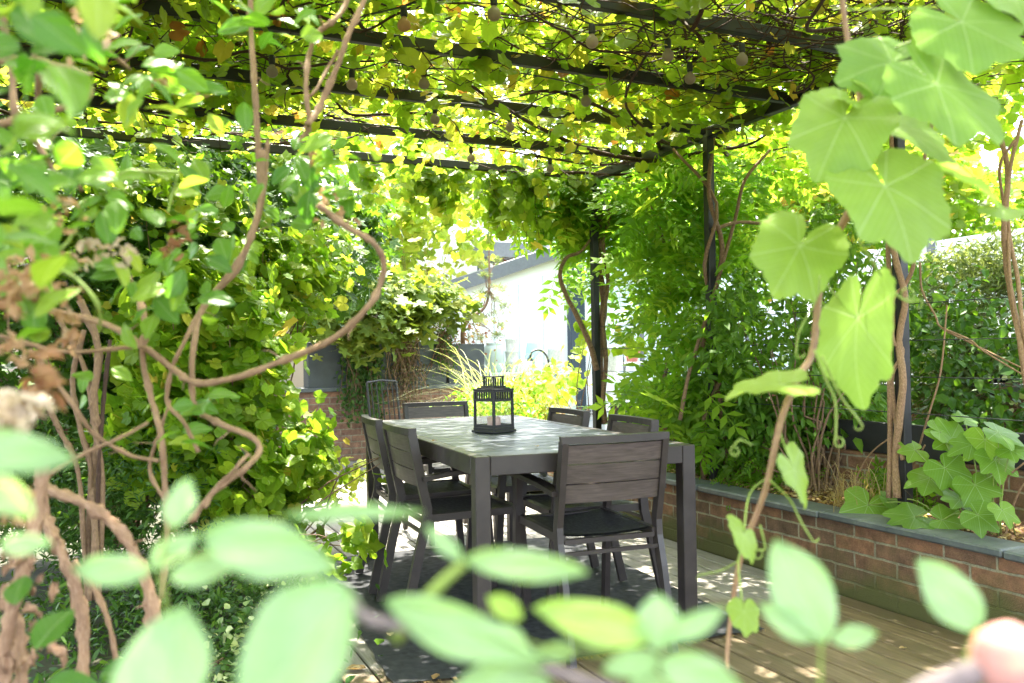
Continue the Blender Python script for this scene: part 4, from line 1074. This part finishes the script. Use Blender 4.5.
for pts, X in (([(900, 505), (915, 460), (930, 410), (941, 370), (947, 305)], 3.2), ([(920, 262), (922, 290), (935, 315), (942, 328), (975, 345), (1030, 372)], 3.3), ([(942, 328), (970, 340), (985, 352), (1040, 385)], 3.25),
               ([(882, 498), (895, 480), (915, 462), (925, 445)], 3.2), ([(852, 494), (860, 470), (872, 452), (887, 440)], 3.2), ([(988, 530), (992, 505), (1005, 480), (1024, 463)], 3.2), ([(1005, 538), (1010, 515), (1020, 490), (1030, 478)], 3.2), ([(982, 530), (983, 515)], 3.2)):
    g = G(); ps(pts, X, .005, .0035, g, 0); attach(g.build('branch', M_bark, bt_, True), bt_)

# top right mass of dark twigs under the canopy
tw = plant('twig_tangle', 'dense tangle of fine dark twigs under the nearest corner of the pergola', 'vine', (3.0, 2.4, 2.3))
def tangle():
    g = G()
    for i in range(430):
        c = A([rng.uniform(1.9, 4.3), rng.uniform(1.7, 3.2), rng.uniform(2.38, 2.62)])
        d = A([rng.normal(0, .35), rng.normal(0, .3), rng.normal(0, .05)]); g.tube(wander(c, c + d, 7, .05), np.linspace(.003, .0012, 7), 4, closed=False)
    attach(g.build('twigs', M_barkd, tw), tw)['kind'] = 'stuff'
tangle()

# ---- planting in the bed ---------------------------------------------------------
def grid_leaf(shape='palm', nr=7, na=56, teeth=.035, cup=.12, droop=.25, wave=.05, seed=0, ov=None, lobed=False):
    """a finely divided single leaf; returns V (unit size), faces, uv"""
    r_ = np.random.default_rng(seed); V = [(0, 0, 0)]; U = [(0, 0)]; ph = r_.uniform(0, 6.28, 3); F = []
    if shape == 'palm':
        an = np.linspace(-3.05, 3.05, na)
        sc_r = r_.uniform(.92, 1.06, 9)
        rad = (palm_r if lobed else palm_close)(np.abs(an)) * np.interp(an, np.linspace(-PI, PI, 9), sc_r)
        rad = rad + teeth * np.abs(((an * 7.5) % 1) - .5) * 2 - teeth
        for j in range(1, nr + 1):
            for a, R in zip(an, rad):
                rr = R * (j / nr); x, y = rr * math.sin(a), rr * math.cos(a)
                vein = min(abs(math.sin((abs(a) - q))) for q in (0, .86, 1.85)) 
                z = cup * rr * rr - .006 * rr * (1 - vein) + wave * rr * rr * math.sin(a * 2 + ph[0]) + wave * .35 * rr ** 3 * math.sin(a * 9 + ph[1]) + wave * .3 * rr * rr * math.sin(x * 6 + ph[2]) - droop * max(y, 0) ** 2 - droop * .4 * x * x
                V.append((x * (.95 if lobed else .80), y, z)); U.append((x, y))
        m = na
        for i in range(m - 1): F.append((0, 1 + i + 1, 1 + i))
        for j in range(nr - 1):
            for i in range(m - 1): a = 1 + j * m + i; F.append((a, a + 1, a + m + 1, a + m))
    else:
        w, pk = ov or (.33, .42); ny, nx = 12, 6; V = []; U = []
        for j in range(ny + 1):
            t = j / ny; wd = w * (math.sin(PI * t ** (math.log(.5) / math.log(pk))) ** .8 if 0 < t < 1 else .012)
            for i in range(-nx, nx + 1):
                x = wd * i / nx; z = cup * abs(x) * 1.5 - droop * t * t + wave * math.sin(t * 9 + ph[0] + i) * .25 * abs(i / nx)
                V.append((x, t, z)); U.append((x, t))
        m = 2 * nx + 1
        for j in range(ny):
            for i in range(m - 1): a = j * m + i; F.append((a, a + 1, a + m + 1, a + m))
    return A(V), F, A(U)
def put_leaf(root, m, P, tip, nrm, size, seed, name='leaf', rnd=None, **k):
    V, F, U = grid_leaf(seed=seed, **k); Z = unit(A(nrm, float)); Y = A(tip, float); Y = unit(Y - Z * np.dot(Y, Z)); X = np.cross(Y, Z)
    g = G().add(V * size @ np.stack([X, Y, Z]) + A(P), F, rng.uniform() if rnd is None else rnd, U)
    return attach(g.build(name, m, root, True), root)

gm = plant('large_leaved_plant', 'lush plant with big crinkled maple-shaped leaves spilling over the slate coping', 'plant', (3.15, 2.3, .35))
lv = [(868, 505, 60, -110, 0), (848, 515, 40, -100, 0), (915, 517, 62, -150, 0), (942, 520, 40, -20, 0), (930, 478, 50, -100, .05), (945, 468, 52, -70, .05), (952, 438, 48, 160, .1), (940, 432, 42, -20, .1), (985, 440, 55, -80, .1), (972, 445, 44, 200, .1),
      (998, 432, 50, -60, .1), (995, 460, 46, -95, .05), (975, 485, 50, -75, 0), (978, 515, 45, -50, 0), (1002, 510, 36, -90, 0), (915, 450, 36, 190, .1), (1010, 450, 36, -60, .1), (960, 500, 40, -120, 0), (888, 500, 34, -60, 0), (965, 420, 30, 60, .12)]
sg_ = G()
for i, (px, py, s_, a, dx) in enumerate(lv):
    P = atx(px, py, 3.02 + dx + rng.uniform(0, .1)); d = np.dot(P - CAM, FWD); a = math.radians(a)
    tip = RT * math.cos(a) + UP * math.sin(a)
    put_leaf(gm, M_bedleaf, P, tip, -FWD * .7 + UP * .75 + rng.normal(0, .22, 3), s_ * d / FPX * .62, 50 + i, cup=.1, droop=.35, wave=.12, nr=6, na=48, teeth=.07, lobed=True)
    b = A([3.17 + rng.uniform(-.03, .05), P[1] * .4 + 2.32 * .6, .35]); sg_.tube(smooth_path([b, (b + P) / 2 + A([0, 0, .05]), P], 4), .0028, 5)
attach(sg_.build('stem', M_green_stem, gm, True), gm)
dg = plant('dry_grass_tuft', 'tangle of dry straw drooping over the coping left of the vine stems', 'dry grass', (3.17, 3.0, .35))
grass(dg, (3.17, 3.0, .35), 130, .30, .0016, M_straw, 'blades', 1.0, .07, lean=(-.4, 0))
sp_ = plant('green_fern', 'small dark fern at the foot of the black board behind the straw', 'fern', (3.36, 2.95, .35))
g = G(); n = 46; P = A((3.36, 2.95, .36)) + rng.normal(0, 1, (n, 3)) * A([.04, .14, .03]); g.scatter(T_pin, P, frames(n, (-.5, 0, .7), .5, (-.4, 0, .7), .5), rng.uniform(.10, .18, n), rng.uniform(0, .5, n)); attach(g.build('fronds', M_wist, sp_), sp_)

# ---- fallen leaves on the deck -----------------------------------------------------
fl = [(790, 631, 3, .95, 'small yellow leaf lying on the deck boards near the brick planter'), (863, 587, 2, .5, 'tiny orange leaf on the brick planter foot'), (366, 668, 5, .2, 'curled brown leaf on the deck board beside the rug'),
      (362, 669, 4, .55, 'pale tan leaf on the deck board beside the curled brown one'), (433, 679, 3, .15, 'brown leaf on the black rug at its near left corner'), (390, 633, 3, .6, 'pale yellow leaf on the rug edge at the left'),
      (899, 648, 2, .3, 'tan leaf between deck boards near the bottom right'), (665, 548, 4, .2, 'russet leaf on the grey boards behind the right table leg')]
fl += [(432, 441, 2, .1, 'dark crumb of leaf litter on the tabletop left of the lantern'), (536, 446, 2, .3, 'small curled leaf on the tabletop in front of the lantern'), (598, 437, 2, .5, 'pale leaf scrap on the tabletop near the planter-side chairs')]
for i, (px, py, s_, r_, lb) in enumerate(fl):
    z = .012 if px in (433, 390) else (.742 if py < 450 else .004)
    P = atz(px, py, z + .003); V, F, U = grid_leaf('ov', seed=i, cup=.5, droop=-.1, wave=.3)
    g = G().add(V * s_ * .014 * A([1, 1, .5]), F, r_, U); o = tag(g.build('fallen_leaf', M_fallen, None, True), lb, 'fallen leaf', 'leaves fallen on the deck'); o.location = tuple(P); o.rotation_euler = (0, 0, rng.uniform(0, 6))

# ================================================================== FOREGROUND
# ---- climbing honeysuckle at the left, woody loops about a metre away
hs = plant('honeysuckle', 'old honeysuckle at the left edge with bare tan looping stems and dried flowers', 'climber', tuple(dep(90, 640, 1.3) * A([1, 1, 0])))
def st(g, pts, d0, d1, r, r1=None, j=.10, n=8):
    m = len(pts); P = A([dep(px, py, d0 + (d1 - d0) * i / (m - 1) + .012 * math.sin(i * 2.1)) for i, (px, py) in enumerate(pts)])
    P = smooth_path(P, 7); P = P + np.cumsum(rng.normal(0, .0004, P.shape), 0) * .6
    r *= THICK; r1 = (r1 or r * .8) * THICK; node = np.where(rng.uniform(size=len(P)) < .13, rng.uniform(1.15, 1.45, len(P)), 1.0)
    rr = np.linspace(r, r1, len(P)) * node * (1 + .10 * np.sin(np.arange(len(P)) * .9 + rng.uniform(0, 6)) + rng.normal(0, .04, len(P)))
    g.tube(P, rr, n, jitter=j)
    for k in np.nonzero((node > 1) & (rng.uniform(size=len(P)) < .45))[0]:
        e = unit(rng.normal(size=3)) * rng.uniform(.008, .035); g.tube(wander(P[k], P[k] + e, 5, .003), np.linspace(r * .32, r * .14, 5), 5)
THICK = .72
loops = [
 ([(318, 205), (348, 228), (372, 242), (383, 262), (380, 285), (367, 308), (336, 337), (285, 360), (237, 378), (198, 384), (174, 370), (146, 348), (118, 329), (87, 319), (20, 305), (-20, 300)], 1.15, 1.2, .0058, .0066),
 ([(262, 150), (262, 190), (253, 230), (237, 269), (205, 305), (194, 344), (192, 388), (198, 408), (221, 422), (253, 435), (260, 449), (245, 467), (215, 490), (190, 520)], 1.3, 1.1, .006, .005),
 ([(268, 140), (262, 205), (245, 250), (225, 278), (200, 312), (182, 345), (172, 370), (168, 400), (185, 420), (200, 450)], 1.34, 1.25, .005, .004),
 ([(118, 265), (135, 290), (146, 325), (144, 360), (152, 400), (160, 435), (163, 480), (166, 540), (160, 600)], 1.2, 1.15, .0055, .006),
 ([(0, 336), (30, 345), (70, 353), (135, 348), (150, 350)], 1.1, 1.18, .0042, .0038),
 ([(30, 350), (45, 368), (75, 405), (95, 432), (130, 452), (158, 458)], 1.1, 1.15, .0042, .0034),
 ([(40, 480), (83, 455), (120, 438), (150, 422)], 1.05, 1.12, .004, .003),
 ([(205, 508), (215, 490), (235, 470), (248, 455)], 1.1, 1.12, .004, .003),
 ([(251, -10), (251, 26), (254, 79), (258, 153), (262, 205)], 1.35, 1.33, .0058, .0062),
 ([(370, -30), (364, 0), (349, 34), (338, 66), (322, 105), (309, 124)], 1.3, 1.28, .0062, .006),
 ([(352, -30), (347, 0), (335, 18), (320, 29), (309, 53), (306, 87), (309, 124), (300, 140)], 1.32, 1.28, .0055, .005),
 ([(338, 50), (330, 66), (317, 90), (306, 102)], 1.31, 1.29, .0035, .003),
 ([(0, 125), (26, 116), (58, 108), (82, 100), (89, 88), (76, 76), (53, 65), (26, 60), (-10, 62)], 1.0, 1.05, .0062, .006),
 ([(30, 60), (60, 66), (92, 76)], 1.05, 1.1, .004, .003), ([(88, 36), (97, 42), (112, 53), (130, 68)], 1.0, 1.1, .004, .003),
 ([(40, 70), (38, 100), (40, 130), (60, 160), (80, 190)], .95, 1.05, .005, .004), ([(0, 10), (10, 60), (14, 110), (26, 130), (40, 150), (60, 180)], .9, .95, .006, .004),
 ([(38, 18), (36, 50), (28, 70), (24, 85)], .95, 1., .0045, .004),
 ([(165, 500), (150, 470), (162, 430), (172, 400)], 1.3, 1.3, .004, .003)]
for pts, d0, d1, r, r1 in loops:
    g = G(); st(g, pts, d0, d1, r, r1); attach(g.build('stem', M_bark, hs, True), hs)
for pts, d0, d1, r in (([(92, 180), (105, 178), (132, 171), (158, 171), (180, 171)], 1.0, 1.1, .0038), ([(178, 175), (172, 195), (168, 212)], 1.1, 1.1, .002), ([(30, 300), (60, 270), (95, 300), (100, 330)], .8, .85, .003), ([(85, 200), (75, 230), (60, 250)], .9, .9, .003)):
    g = G(); st(g, pts, d0, d1, r, r * .7, 0); attach(g.build('stem', M_green_stem, hs, True), hs)
V_f = (-FWD * .55 + UP * .6)
def lclu(root, m, items, S, ov=(.30, .45), cupd=(.12, .25), nrm=V_f, nm='foliage', hole=False):
    g = G(); V, F, U = grid_leaf('ov', ov=ov, cup=cupd[0], droop=cupd[1], seed=1, wave=.1); Ft = tri(F)
    Ps = []; Tp = []; Ss = []
    for px, py, d, n, sp in items:
        for _ in range(n):
            dd = d + rng.normal(0, .07); c = dep(px + rng.normal(0, sp * .6), py + rng.normal(0, sp * .6), dd); Ps.append(c)
            a = rng.uniform(0, 2 * PI); Tp.append(RT * math.cos(a) + UP * (math.sin(a) - .1) + FWD * rng.normal(0, .3)); Ss.append(rng.uniform(*S))
    P = A(Ps); n = len(P); Z = unit(A(nrm) + rng.normal(0, .38, (n, 3))); Y = A(Tp); Y = unit(Y - Z * np.sum(Y * Z, 1)[:, None]); X = np.cross(Y, Z)
    g.scatter((V, Ft, U), P, np.stack([X, Y, Z], 1), A(Ss), rng.beta(1.5, 1.8, n))
    return attach(g.build(nm, m, root, True), root)
cl = [(165, 88, 1.1, 15, 34), (140, 72, 1.1, 5, 20), (198, 105, 1.15, 7, 24), (118, 88, 1.05, 6, 22), (190, 245, 1.2, 9, 30), (150, 285, 1.1, 12, 30), (190, 300, 1.1, 6, 22), (165, 320, 1.1, 5, 18), (262, 35, 1.3, 6, 26), (300, 20, 1.3, 7, 26), (240, 10, 1.25, 7, 26),
      (330, 150, 1.25, 12, 34), (345, 185, 1.3, 9, 26), (300, 165, 1.25, 8, 26), (265, 180, 1.25, 9, 26), (310, 215, 1.3, 7, 26), (60, 150, .95, 6, 30), (30, 185, .9, 8, 34), (70, 215, .9, 9, 36), (20, 240, .9, 7, 30),
      (40, 130, .95, 3, 26), (90, 195, .95, 6, 30), (15, 290, .9, 5, 30), (60, 262, .95, 6, 30), (200, 400, 1.2, 5, 14), (185, 425, 1.2, 4, 12), (143, 412, 1.2, 1, 4), (110, 180, 1.0, 3, 24), (150, 190, 1.1, 5, 28), (205, 195, 1.2, 5, 28),
      (250, 262, 1.3, 3, 16), (230, 215, 1.3, 6, 24), (130, 12, 1.1, 5, 24), (10, 330, .9, 5, 22), (100, 385, 1.3, 4, 24), (115, 230, 1.0, 4, 24)]
lclu(hs, M_fore, cl, (.030, .050))
lclu(hs, M_fore, [(30, 20, .62, 8, 36), (75, 30, .66, 5, 30), (20, 55, .6, 5, 28), (95, 8, .66, 4, 26), (60, -5, .62, 6, 36), (20, 110, .62, 3, 26), (10, 160, .6, 4, 22), (45, 235, .62, 3, 26), (5, 205, .6, 3, 22)], (.032, .05))
# stray shaded leaves at the lower left
for (px, py, d, a, s_) in ((35, 630, .75, 80, .030), (40, 672, .72, 20, .028), (100, 655, .74, 15, .026), (15, 585, .8, 100, .024)):
    put_leaf(hs, M_fore, dep(px, py + 20, d), RT * math.cos(math.radians(a)) + UP * math.sin(math.radians(a)), V_f, s_ * 1.6, px, rnd=.05, shape='ov', ov=(.33, .45))
# dried flower clusters
def petals(items, n0=12, S=(.007, .014)):
    V, F, U = grid_leaf('ov', ov=(.28, .6), cup=.5, droop=.5, wave=.6, seed=3)
    for px, py, d, n, sp, rv in items:
        P = A([dep(px + rng.normal(0, sp * .5), py + rng.normal(0, sp * .5), d + rng.normal(0, .010)) for _ in range(n)])
        g = G(); g.scatter((V, tri(F), U), P, frames(n, tuple(V_f), .8, (0, 0, -.4), 1.), rng.uniform(S[0], S[1], n) * 1.15, np.clip(rv + rng.normal(0, .13, n), 0, 1))
        attach(g.build('dried_flower', M_petal, hs, True), hs)
petals([(78, 42, .85, 16, 14, .85), (100, 32, .87, 14, 13, .8), (75, 20, .85, 8, 10, .5), (180, 232, 1.1, 12, 14, .1), (172, 250, 1.1, 8, 8, .1), (88, 248, .95, 14, 15, .95), (118, 252, .96, 14, 13, .95), (70, 258, .95, 8, 10, .6),
        (30, 285, .8, 26, 26, .4), (60, 300, .85, 22, 24, .45), (20, 350, .8, 16, 22, .4), (70, 330, .85, 8, 14, .4), (10, 300, .8, 16, 20, .3), (60, 210, .85, 14, 18, .5), (20, 270, .78, 12, 18, .45), (325, 200, 1.25, 14, 14, .4), (345, 215, 1.26, 12, 12, .45), (313, 155, 1.25, 6, 8, .2),
        (158, 80, 1.08, 8, 6, .3), (197, 95, 1.1, 4, 4, .2), (60, 345, .9, 6, 10, .3)])
petals([(20, 405, .6, 22, 20, .98), (12, 425, .6, 14, 16, .95), (40, 395, .62, 8, 12, .2), (30, 375, .62, 6, 12, .1), (8, 500, .62, 8, 12, .6)], S=(.010, .018))
# gnarled lower trunks
gk = plant('gnarled_vine_trunk', 'thick peeling tan vine trunk leaning across the lower left corner', 'vine', tuple(dep(90, 660, 1.25) * A([1, 1, 0])))
THICK = .55
for pts, d0, d1, r, r1 in (([(38, 478), (50, 489), (83, 503), (112, 524), (132, 553), (149, 603), (150, 660), (155, 700)], 1.15, 1.1, .011, .013), ([(41, 470), (46, 516), (62, 553), (75, 586), (83, 632), (80, 700)], 1.2, 1.15, .013, .015),
                           ([(45, 450), (40, 500), (25, 566), (10, 620), (0, 700)], 1.0, .95, .012, .014), ([(75, 560), (100, 600), (112, 640), (120, 700)], 1.25, 1.2, .006, .006), ([(8, 600), (20, 640), (24, 700)], 1.0, 1.0, .012, .013)):
    g = G(); st(g, pts, d0, d1, r, r1, .42, 12); attach(g.build('trunk', M_gnarl, gk, True), gk)
g = G(); Ps = A([dep(rng.uniform(0, 60), rng.uniform(520, 660), rng.uniform(.93, 1.0)) for _ in range(34)])
V, F, U = grid_leaf('ov', ov=(.25, .6), cup=.5, droop=.4, wave=.8, seed=4)
g.scatter((V, tri(F), U), Ps, frames(34, tuple(V_f), .5, (0, 0, -1), .3), rng.uniform(.012, .028, 34), rng.uniform(0, .5, 34)); attach(g.build('peeling_bark', M_gnarl, gk, True), gk)
dk = plant('dark_vine_trunks', 'cluster of dark upright stems in the shade behind the honeysuckle loops', 'vine', tuple(dep(95, 560, 2.0) * A([1, 1, 0])))
THICK = .62
for pts, r in (([(80, 300), (98, 350), (93, 400), (98, 440), (92, 480), (95, 540), (96, 600)], .014), ([(84, 330), (72, 380), (80, 430), (90, 470), (88, 540), (90, 600)], .010), ([(60, 320), (85, 370), (95, 430), (102, 480), (100, 560), (98, 600)], .010),
               ([(110, 340), (105, 390), (100, 450), (98, 520), (100, 600)], .008), ([(40, 390), (60, 430), (78, 470), (84, 540), (88, 600)], .009)):
    g = G(); st(g, pts, 2.0, 2.0, r, r, .15); attach(g.build('stem', M_barkd if r < .009 else M_bark2, dk, True), dk)

# ---- out-of-focus pale leaves right in front of the viewer
def ang(a): a = math.radians(a); return RT * math.cos(a) + UP * math.sin(a)
def pale(root, items):
    for i, (bx, by, tx, ty, d, wr, rv) in enumerate(items):
        d *= .88; L = math.hypot(tx - bx, ty - by); dr = RT * (tx - bx) - UP * (ty - by); dr /= L
        put_leaf(root, M_pale, dep(bx, by, d), dr + FWD * rng.uniform(-.05, .05), -FWD * .9 + UP * .42 + rng.normal(0, .10, 3), L * d / FPX * .93, 200 + i + int(bx), rnd=rv, shape='ov', ov=(wr * .82, .45), cup=.22, droop=.10, wave=.2)
def sprig(name_label, items, stems):
    stems = [(p_, d_ * .88, r_ * .88, m_) for p_, d_, r_, m_ in stems]; (x0, y0), d0 = stems[0][0][0], stems[0][1]
    t = plant('leafy_sprig', name_label, 'sprig', tuple(dep(x0, y0, d0)), 'pale sprigs close to the viewer')
    pale(t, items)
    for pts, dd, r, m in stems:
        g = G(); P = smooth_path(A([dep(px, py, dd) for px, py in pts]), 5); g.tube(P, np.linspace(r, r * .7, len(P)), 8); attach(g.build('stem', m, t, True), t)
    return t
M_greytw = bark_mat('grey_twig', (.25, .19, .19), (.38, .32, .31))
sprig('big blurred pale green leaves in the bottom left corner',
      [(150, 735, 160, 598, .36, .46, .1), (151, 572, 63, 569, .42, .23, .2), (173, 528, 184, 474, .43, .37, .2), (150, 568, 194, 528, .42, .30, .2), (-45, 448, 84, 462, .38, .22, .1), (-12, 478, 38, 518, .40, .35, .7), (0, 547, 54, 541, .41, .25, .2)],
      [([(160, 720), (165, 650), (165, 600), (160, 575), (165, 540), (173, 526)], .42, .0010, M_green_stem)])
sprig('blurred sprig of long pale leaves crossing left of the table, on a thick grey twig',
      [(203, 536, 346, 568, .38, .26, .2), (170, 578, 240, 558, .39, .3, .3), (283, 515, 432, 508, .40, .08, .4), (348, 588, 262, 728, .37, .42, .15), (385, 600, 558, 668, .37, .17, .4), (450, 695, 560, 678, .37, .3, .3), (300, 590, 372, 618, .38, .36, .2)],
      [([(345, 600), (371, 620), (430, 630), (470, 641), (520, 660), (570, 676), (640, 700), (680, 730)], .37, .0028, M_greytw), ([(371, 620), (340, 590), (290, 570), (230, 555), (160, 560)], .385, .0011, M_green_stem), ([(240, 552), (262, 530), (285, 515)], .39, .0009, M_green_stem)])
sprig('blurred sprig with one long narrow leaf pointing right across the front table leg',
      [(463, 560, 599, 574, .38, .15, .7), (462, 562, 424, 520, .40, .2, .3)],
      [([(395, 640), (420, 606), (445, 580), (464, 564)], .38, .0029, M_green_stem)])
sprig('blurred bunch of broad pale leaves at the bottom centre below the near chair',
      [(523, 619, 484, 593, .41, .32, 1), (527, 652, 489, 621, .40, .33, .4), (577, 651, 532, 652, .41, .28, .5), (652, 641, 527, 599, .38, .23, .95), (655, 652, 668, 590, .38, .50, .4), (662, 640, 732, 606, .38, .20, .3), (660, 660, 597, 670, .38, .30, .5), (658, 662, 746, 692, .37, .30, .3), (655, 670, 640, 720, .38, .5, .6)],
      [([(650, 740), (655, 690), (655, 640)], .385, .0014, M_green_stem), ([(650, 660), (600, 655), (560, 650), (520, 640)], .40, .0008, M_green_stem)])
sprig('blurred upright sprig with a big oval leaf over the deck right of the table',
      [(823, 646, 788, 528, .46, .34, .3), (813, 642, 763, 599, .46, .28, .4), (831, 640, 881, 634, .46, .30, .4)],
      [([(818, 740), (820, 690), (821, 640)], .46, .0013, M_green_stem)])
sprig('single blurred pale leaf on a stalk near the bottom right, beside the pink bud',
      [(978, 632, 930, 554, .46, .36, .2)],
      [([(962, 700), (967, 660), (977, 628)], .46, .0022, M_green_stem)])
# pink bud
pb = plant('pink_bud', 'large round pink bud on a grey twig, blurred, in the bottom right corner', 'flower bud', tuple(dep(1010, 660, .34)))
M_pinkbud = leaf_mat('pink_petal', [(0, (.55, .24, .24)), (1, (.72, .40, .38))], .25)
R0 = 34 * .34 / FPX
g = G().lathe([(0, -1.1 * R0), (.5 * R0, -R0), (.9 * R0, -.5 * R0), (R0, 0), (.92 * R0, .45 * R0), (.6 * R0, .85 * R0), (.2 * R0, 1.05 * R0), (0, 1.08 * R0)], 22, rnd=.4)
for k in range(3): g.lathe([(.93 * R0, -.5 * R0), (1.04 * R0, .05 * R0), (.9 * R0, .6 * R0)], 22, c=(.04 * R0 * math.cos(k * 2), .04 * R0 * math.sin(k * 2), 0), rnd=.3 * k)
g.build('bud', M_pinkbud, pb, True)
g = G(); g.tube(smooth_path(A([dep(x, y, .34) for x, y in ((890, 720), (930, 690), (975, 672), (1005, 664))]), 5), np.linspace(.0065, .004, 16), 8); attach(g.build('twig', M_greytw, pb, True), pb)

# ---- grapevine shoot hanging at the right
gs = plant('grapevine_shoot', 'grapevine shoot with large backlit pale green leaves and curling tendrils hanging at the upper right', 'vine', tuple(dep(843, -20, 1.0)))
main = [(728, 668), (727, 655), (732, 607), (742, 552), (765, 491), (782, 417), (800, 375), (813, 349), (822, 271), (838, 232), (852, 205), (858, 165), (862, 120), (858, 85), (850, 55), (842, 0), (838, -30)]
g = G(); P = smooth_path(A([dep(px, py, 1.07 + .02 * math.sin(i)) for i, (px, py) in enumerate(main)]), 5); g.tube(P, np.interp(np.linspace(0, 1, len(P)), [0, .3, .6, 1], [.0022, .0040, .0050, .0034]), 8, jitter=.06); attach(g.build('stem', M_redstem, gs, True), gs)
L_ = [ # px,py of petiole junction, tip angle, size px, depth, normal tweak, rnd
 (845, 118, -112, 74, 1.00, (0, 0, 0), .6), (892, 62, -155, 66, 1.04, (0, .1, 0), .1), (937, 84, -52, 88, .97, (0, 0, .1), .3), (962, 22, -50, 74, .98, (0, 0, 0), .2),
 (885, 186, -82, 88, .96, (0, 0, 0), .7), (900, 128, -30, 72, 1.06, (.2, .2, .3), .3), (800, 246, -120, 72, 1.02, (0, 0, 0), .8), (955, 175, -38, 62, 1.0, (.3, .5, .6), .5), (858, 318, -72, 88, 1.0, (-2.4, .1, .3), .5),
 (780, 384, 195, 58, 1.0, (0, .3, 1.6), .9), (795, 470, -55, 44, 1.0, (.8, 0, 0), .8), (744, 535, -140, 38, 1.0, (1.4, 0, .8), .9), (744, 612, -100, 26, 1.0, (.2, 0, 0), 1.), (1000, 208, 0, 50, .98, (0, .3, 1.2), .3), (862, 84, -60, 22, 1.02, (.5, 0, .6), .8), (1015, 0, -60, 60, 1.0, (0, 0, .2), .3), (846, 100, 60, 24, 1.0, (.2, .3, .5), .9)]
for i, (px, py, a, s_, d, nt_, rv) in enumerate(L_):
    nn = -FWD * .8 + UP * .5 + RT * nt_[0] + FWD * nt_[1] + UP * nt_[2] + rng.normal(0, .08, 3)
    Pj = dep(px, py, d); put_leaf(gs, M_grape, Pj, ang(a), nn, s_ * d / FPX * 1.02, 100 + i, rnd=rv, cup=.06, droop=.24, wave=.12, teeth=.05, nr=8, na=72)
    k = np.argmin(np.linalg.norm(P - Pj, axis=1)); k = max(0, min(len(P) - 1, k + 3)); b = P[k]
    pg = G().tube(smooth_path([b, (b + Pj) / 2 + UP * .008 + FWD * .03, Pj + FWD * .003], 4), .0012, 6); attach(pg.build('petiole', M_green_stem, gs, True), gs)
def curl(pts, d, r, turns=1.6, cr=.006, sgn=1):
    P = [dep(px, py, d) for px, py in pts]; e = P[-1]; dirv = unit(P[-1] - P[-2]); side = unit(np.cross(dirv, FWD)) * sgn; c = e + side * cr
    for t in np.linspace(0, turns * 2 * PI, 18)[1:]:
        q = cr * (1 - .04 * t); P.append(c - side * q * math.cos(t) + dirv * q * math.sin(t) + FWD * .0012 * t)
    Q = smooth_path(P[:len(pts)], 5); Q = np.concatenate([Q, A(P[len(pts):])])
    g = G().tube(Q, np.linspace(r, r * .5, len(Q)), 6); attach(g.build('tendril', M_green_stem, gs, True), gs)
curl([(858, 240), (870, 258), (883, 278), (892, 292), (905, 300)], .98, .0016, 1.3, .008)
curl([(884, 276), (894, 292), (908, 302), (918, 300)], .98, .0015, .6, .005, -1)
curl([(820, 275), (816, 300), (800, 330), (796, 352)], 1.0, .0012, .5, .006)
curl([(815, 350), (826, 380), (835, 400), (836, 425), (835, 442)], 1.0, .0018, 1.0, .006)
curl([(822, 356), (840, 395), (855, 415), (862, 425)], 1.0, .0016, .6, .004, -1)
curl([(752, 445), (740, 440), (732, 448)], 1.0, .0011, 1.5, .006)
curl([(760, 525), (765, 548), (758, 550)], 1.0, .0012, 1.3, .006)
curl([(770, 480), (790, 500), (800, 520), (812, 540)], 1.0, .0014, .4, .005)
curl([(740, 560), (722, 570), (700, 575)], 1.0, .0009, .3, .004)

# ------------------------------------------------------------------ light
w = bpy.data.worlds.new('World'); sc.world = w; w.use_nodes = True
nt = w.node_tree; bg = nt.nodes['Background']
sky = nt.nodes.new('ShaderNodeTexSky'); sky.sky_type = 'NISHITA'; sky.sun_disc = False
sky.sun_elevation = math.asin(SUN[2]); sky.sun_rotation = math.atan2(SUN[0], SUN[1])
sky.dust_density = 3.0; sky.ozone_density = .6; sky.air_density = 1.0
hs_ = nt.nodes.new('ShaderNodeHueSaturation'); hs_.inputs['Saturation'].default_value = .55
nt.links.new(sky.outputs[0], hs_.inputs['Color']); nt.links.new(hs_.outputs[0], bg.inputs[0]); bg.inputs[1].default_value = .15
s = bpy.data.lights.new('sun', 'SUN'); s.energy = 2.8; s.angle = math.radians(.5); s.color = (1, .93, .80)
so = bpy.data.objects.new('sun', s); COL.objects.link(so)
so.rotation_euler = Vector(-SUN).to_track_quat('-Z', 'Y').to_euler()
sc.view_settings.view_transform = 'Standard'; sc.view_settings.look = 'None'
sc.view_settings.exposure = 3.5; sc.view_settings.gamma = 1.0
sc.render.engine = 'CYCLES'
c = sc.cycles
c.max_bounces = 10; c.diffuse_bounces = 5; c.glossy_bounces = 3; c.transmission_bounces = 6; c.transparent_max_bounces = 12
c.sample_clamp_indirect = 6; c.use_denoising = True; c.caustics_reflective = False; c.caustics_refractive = False
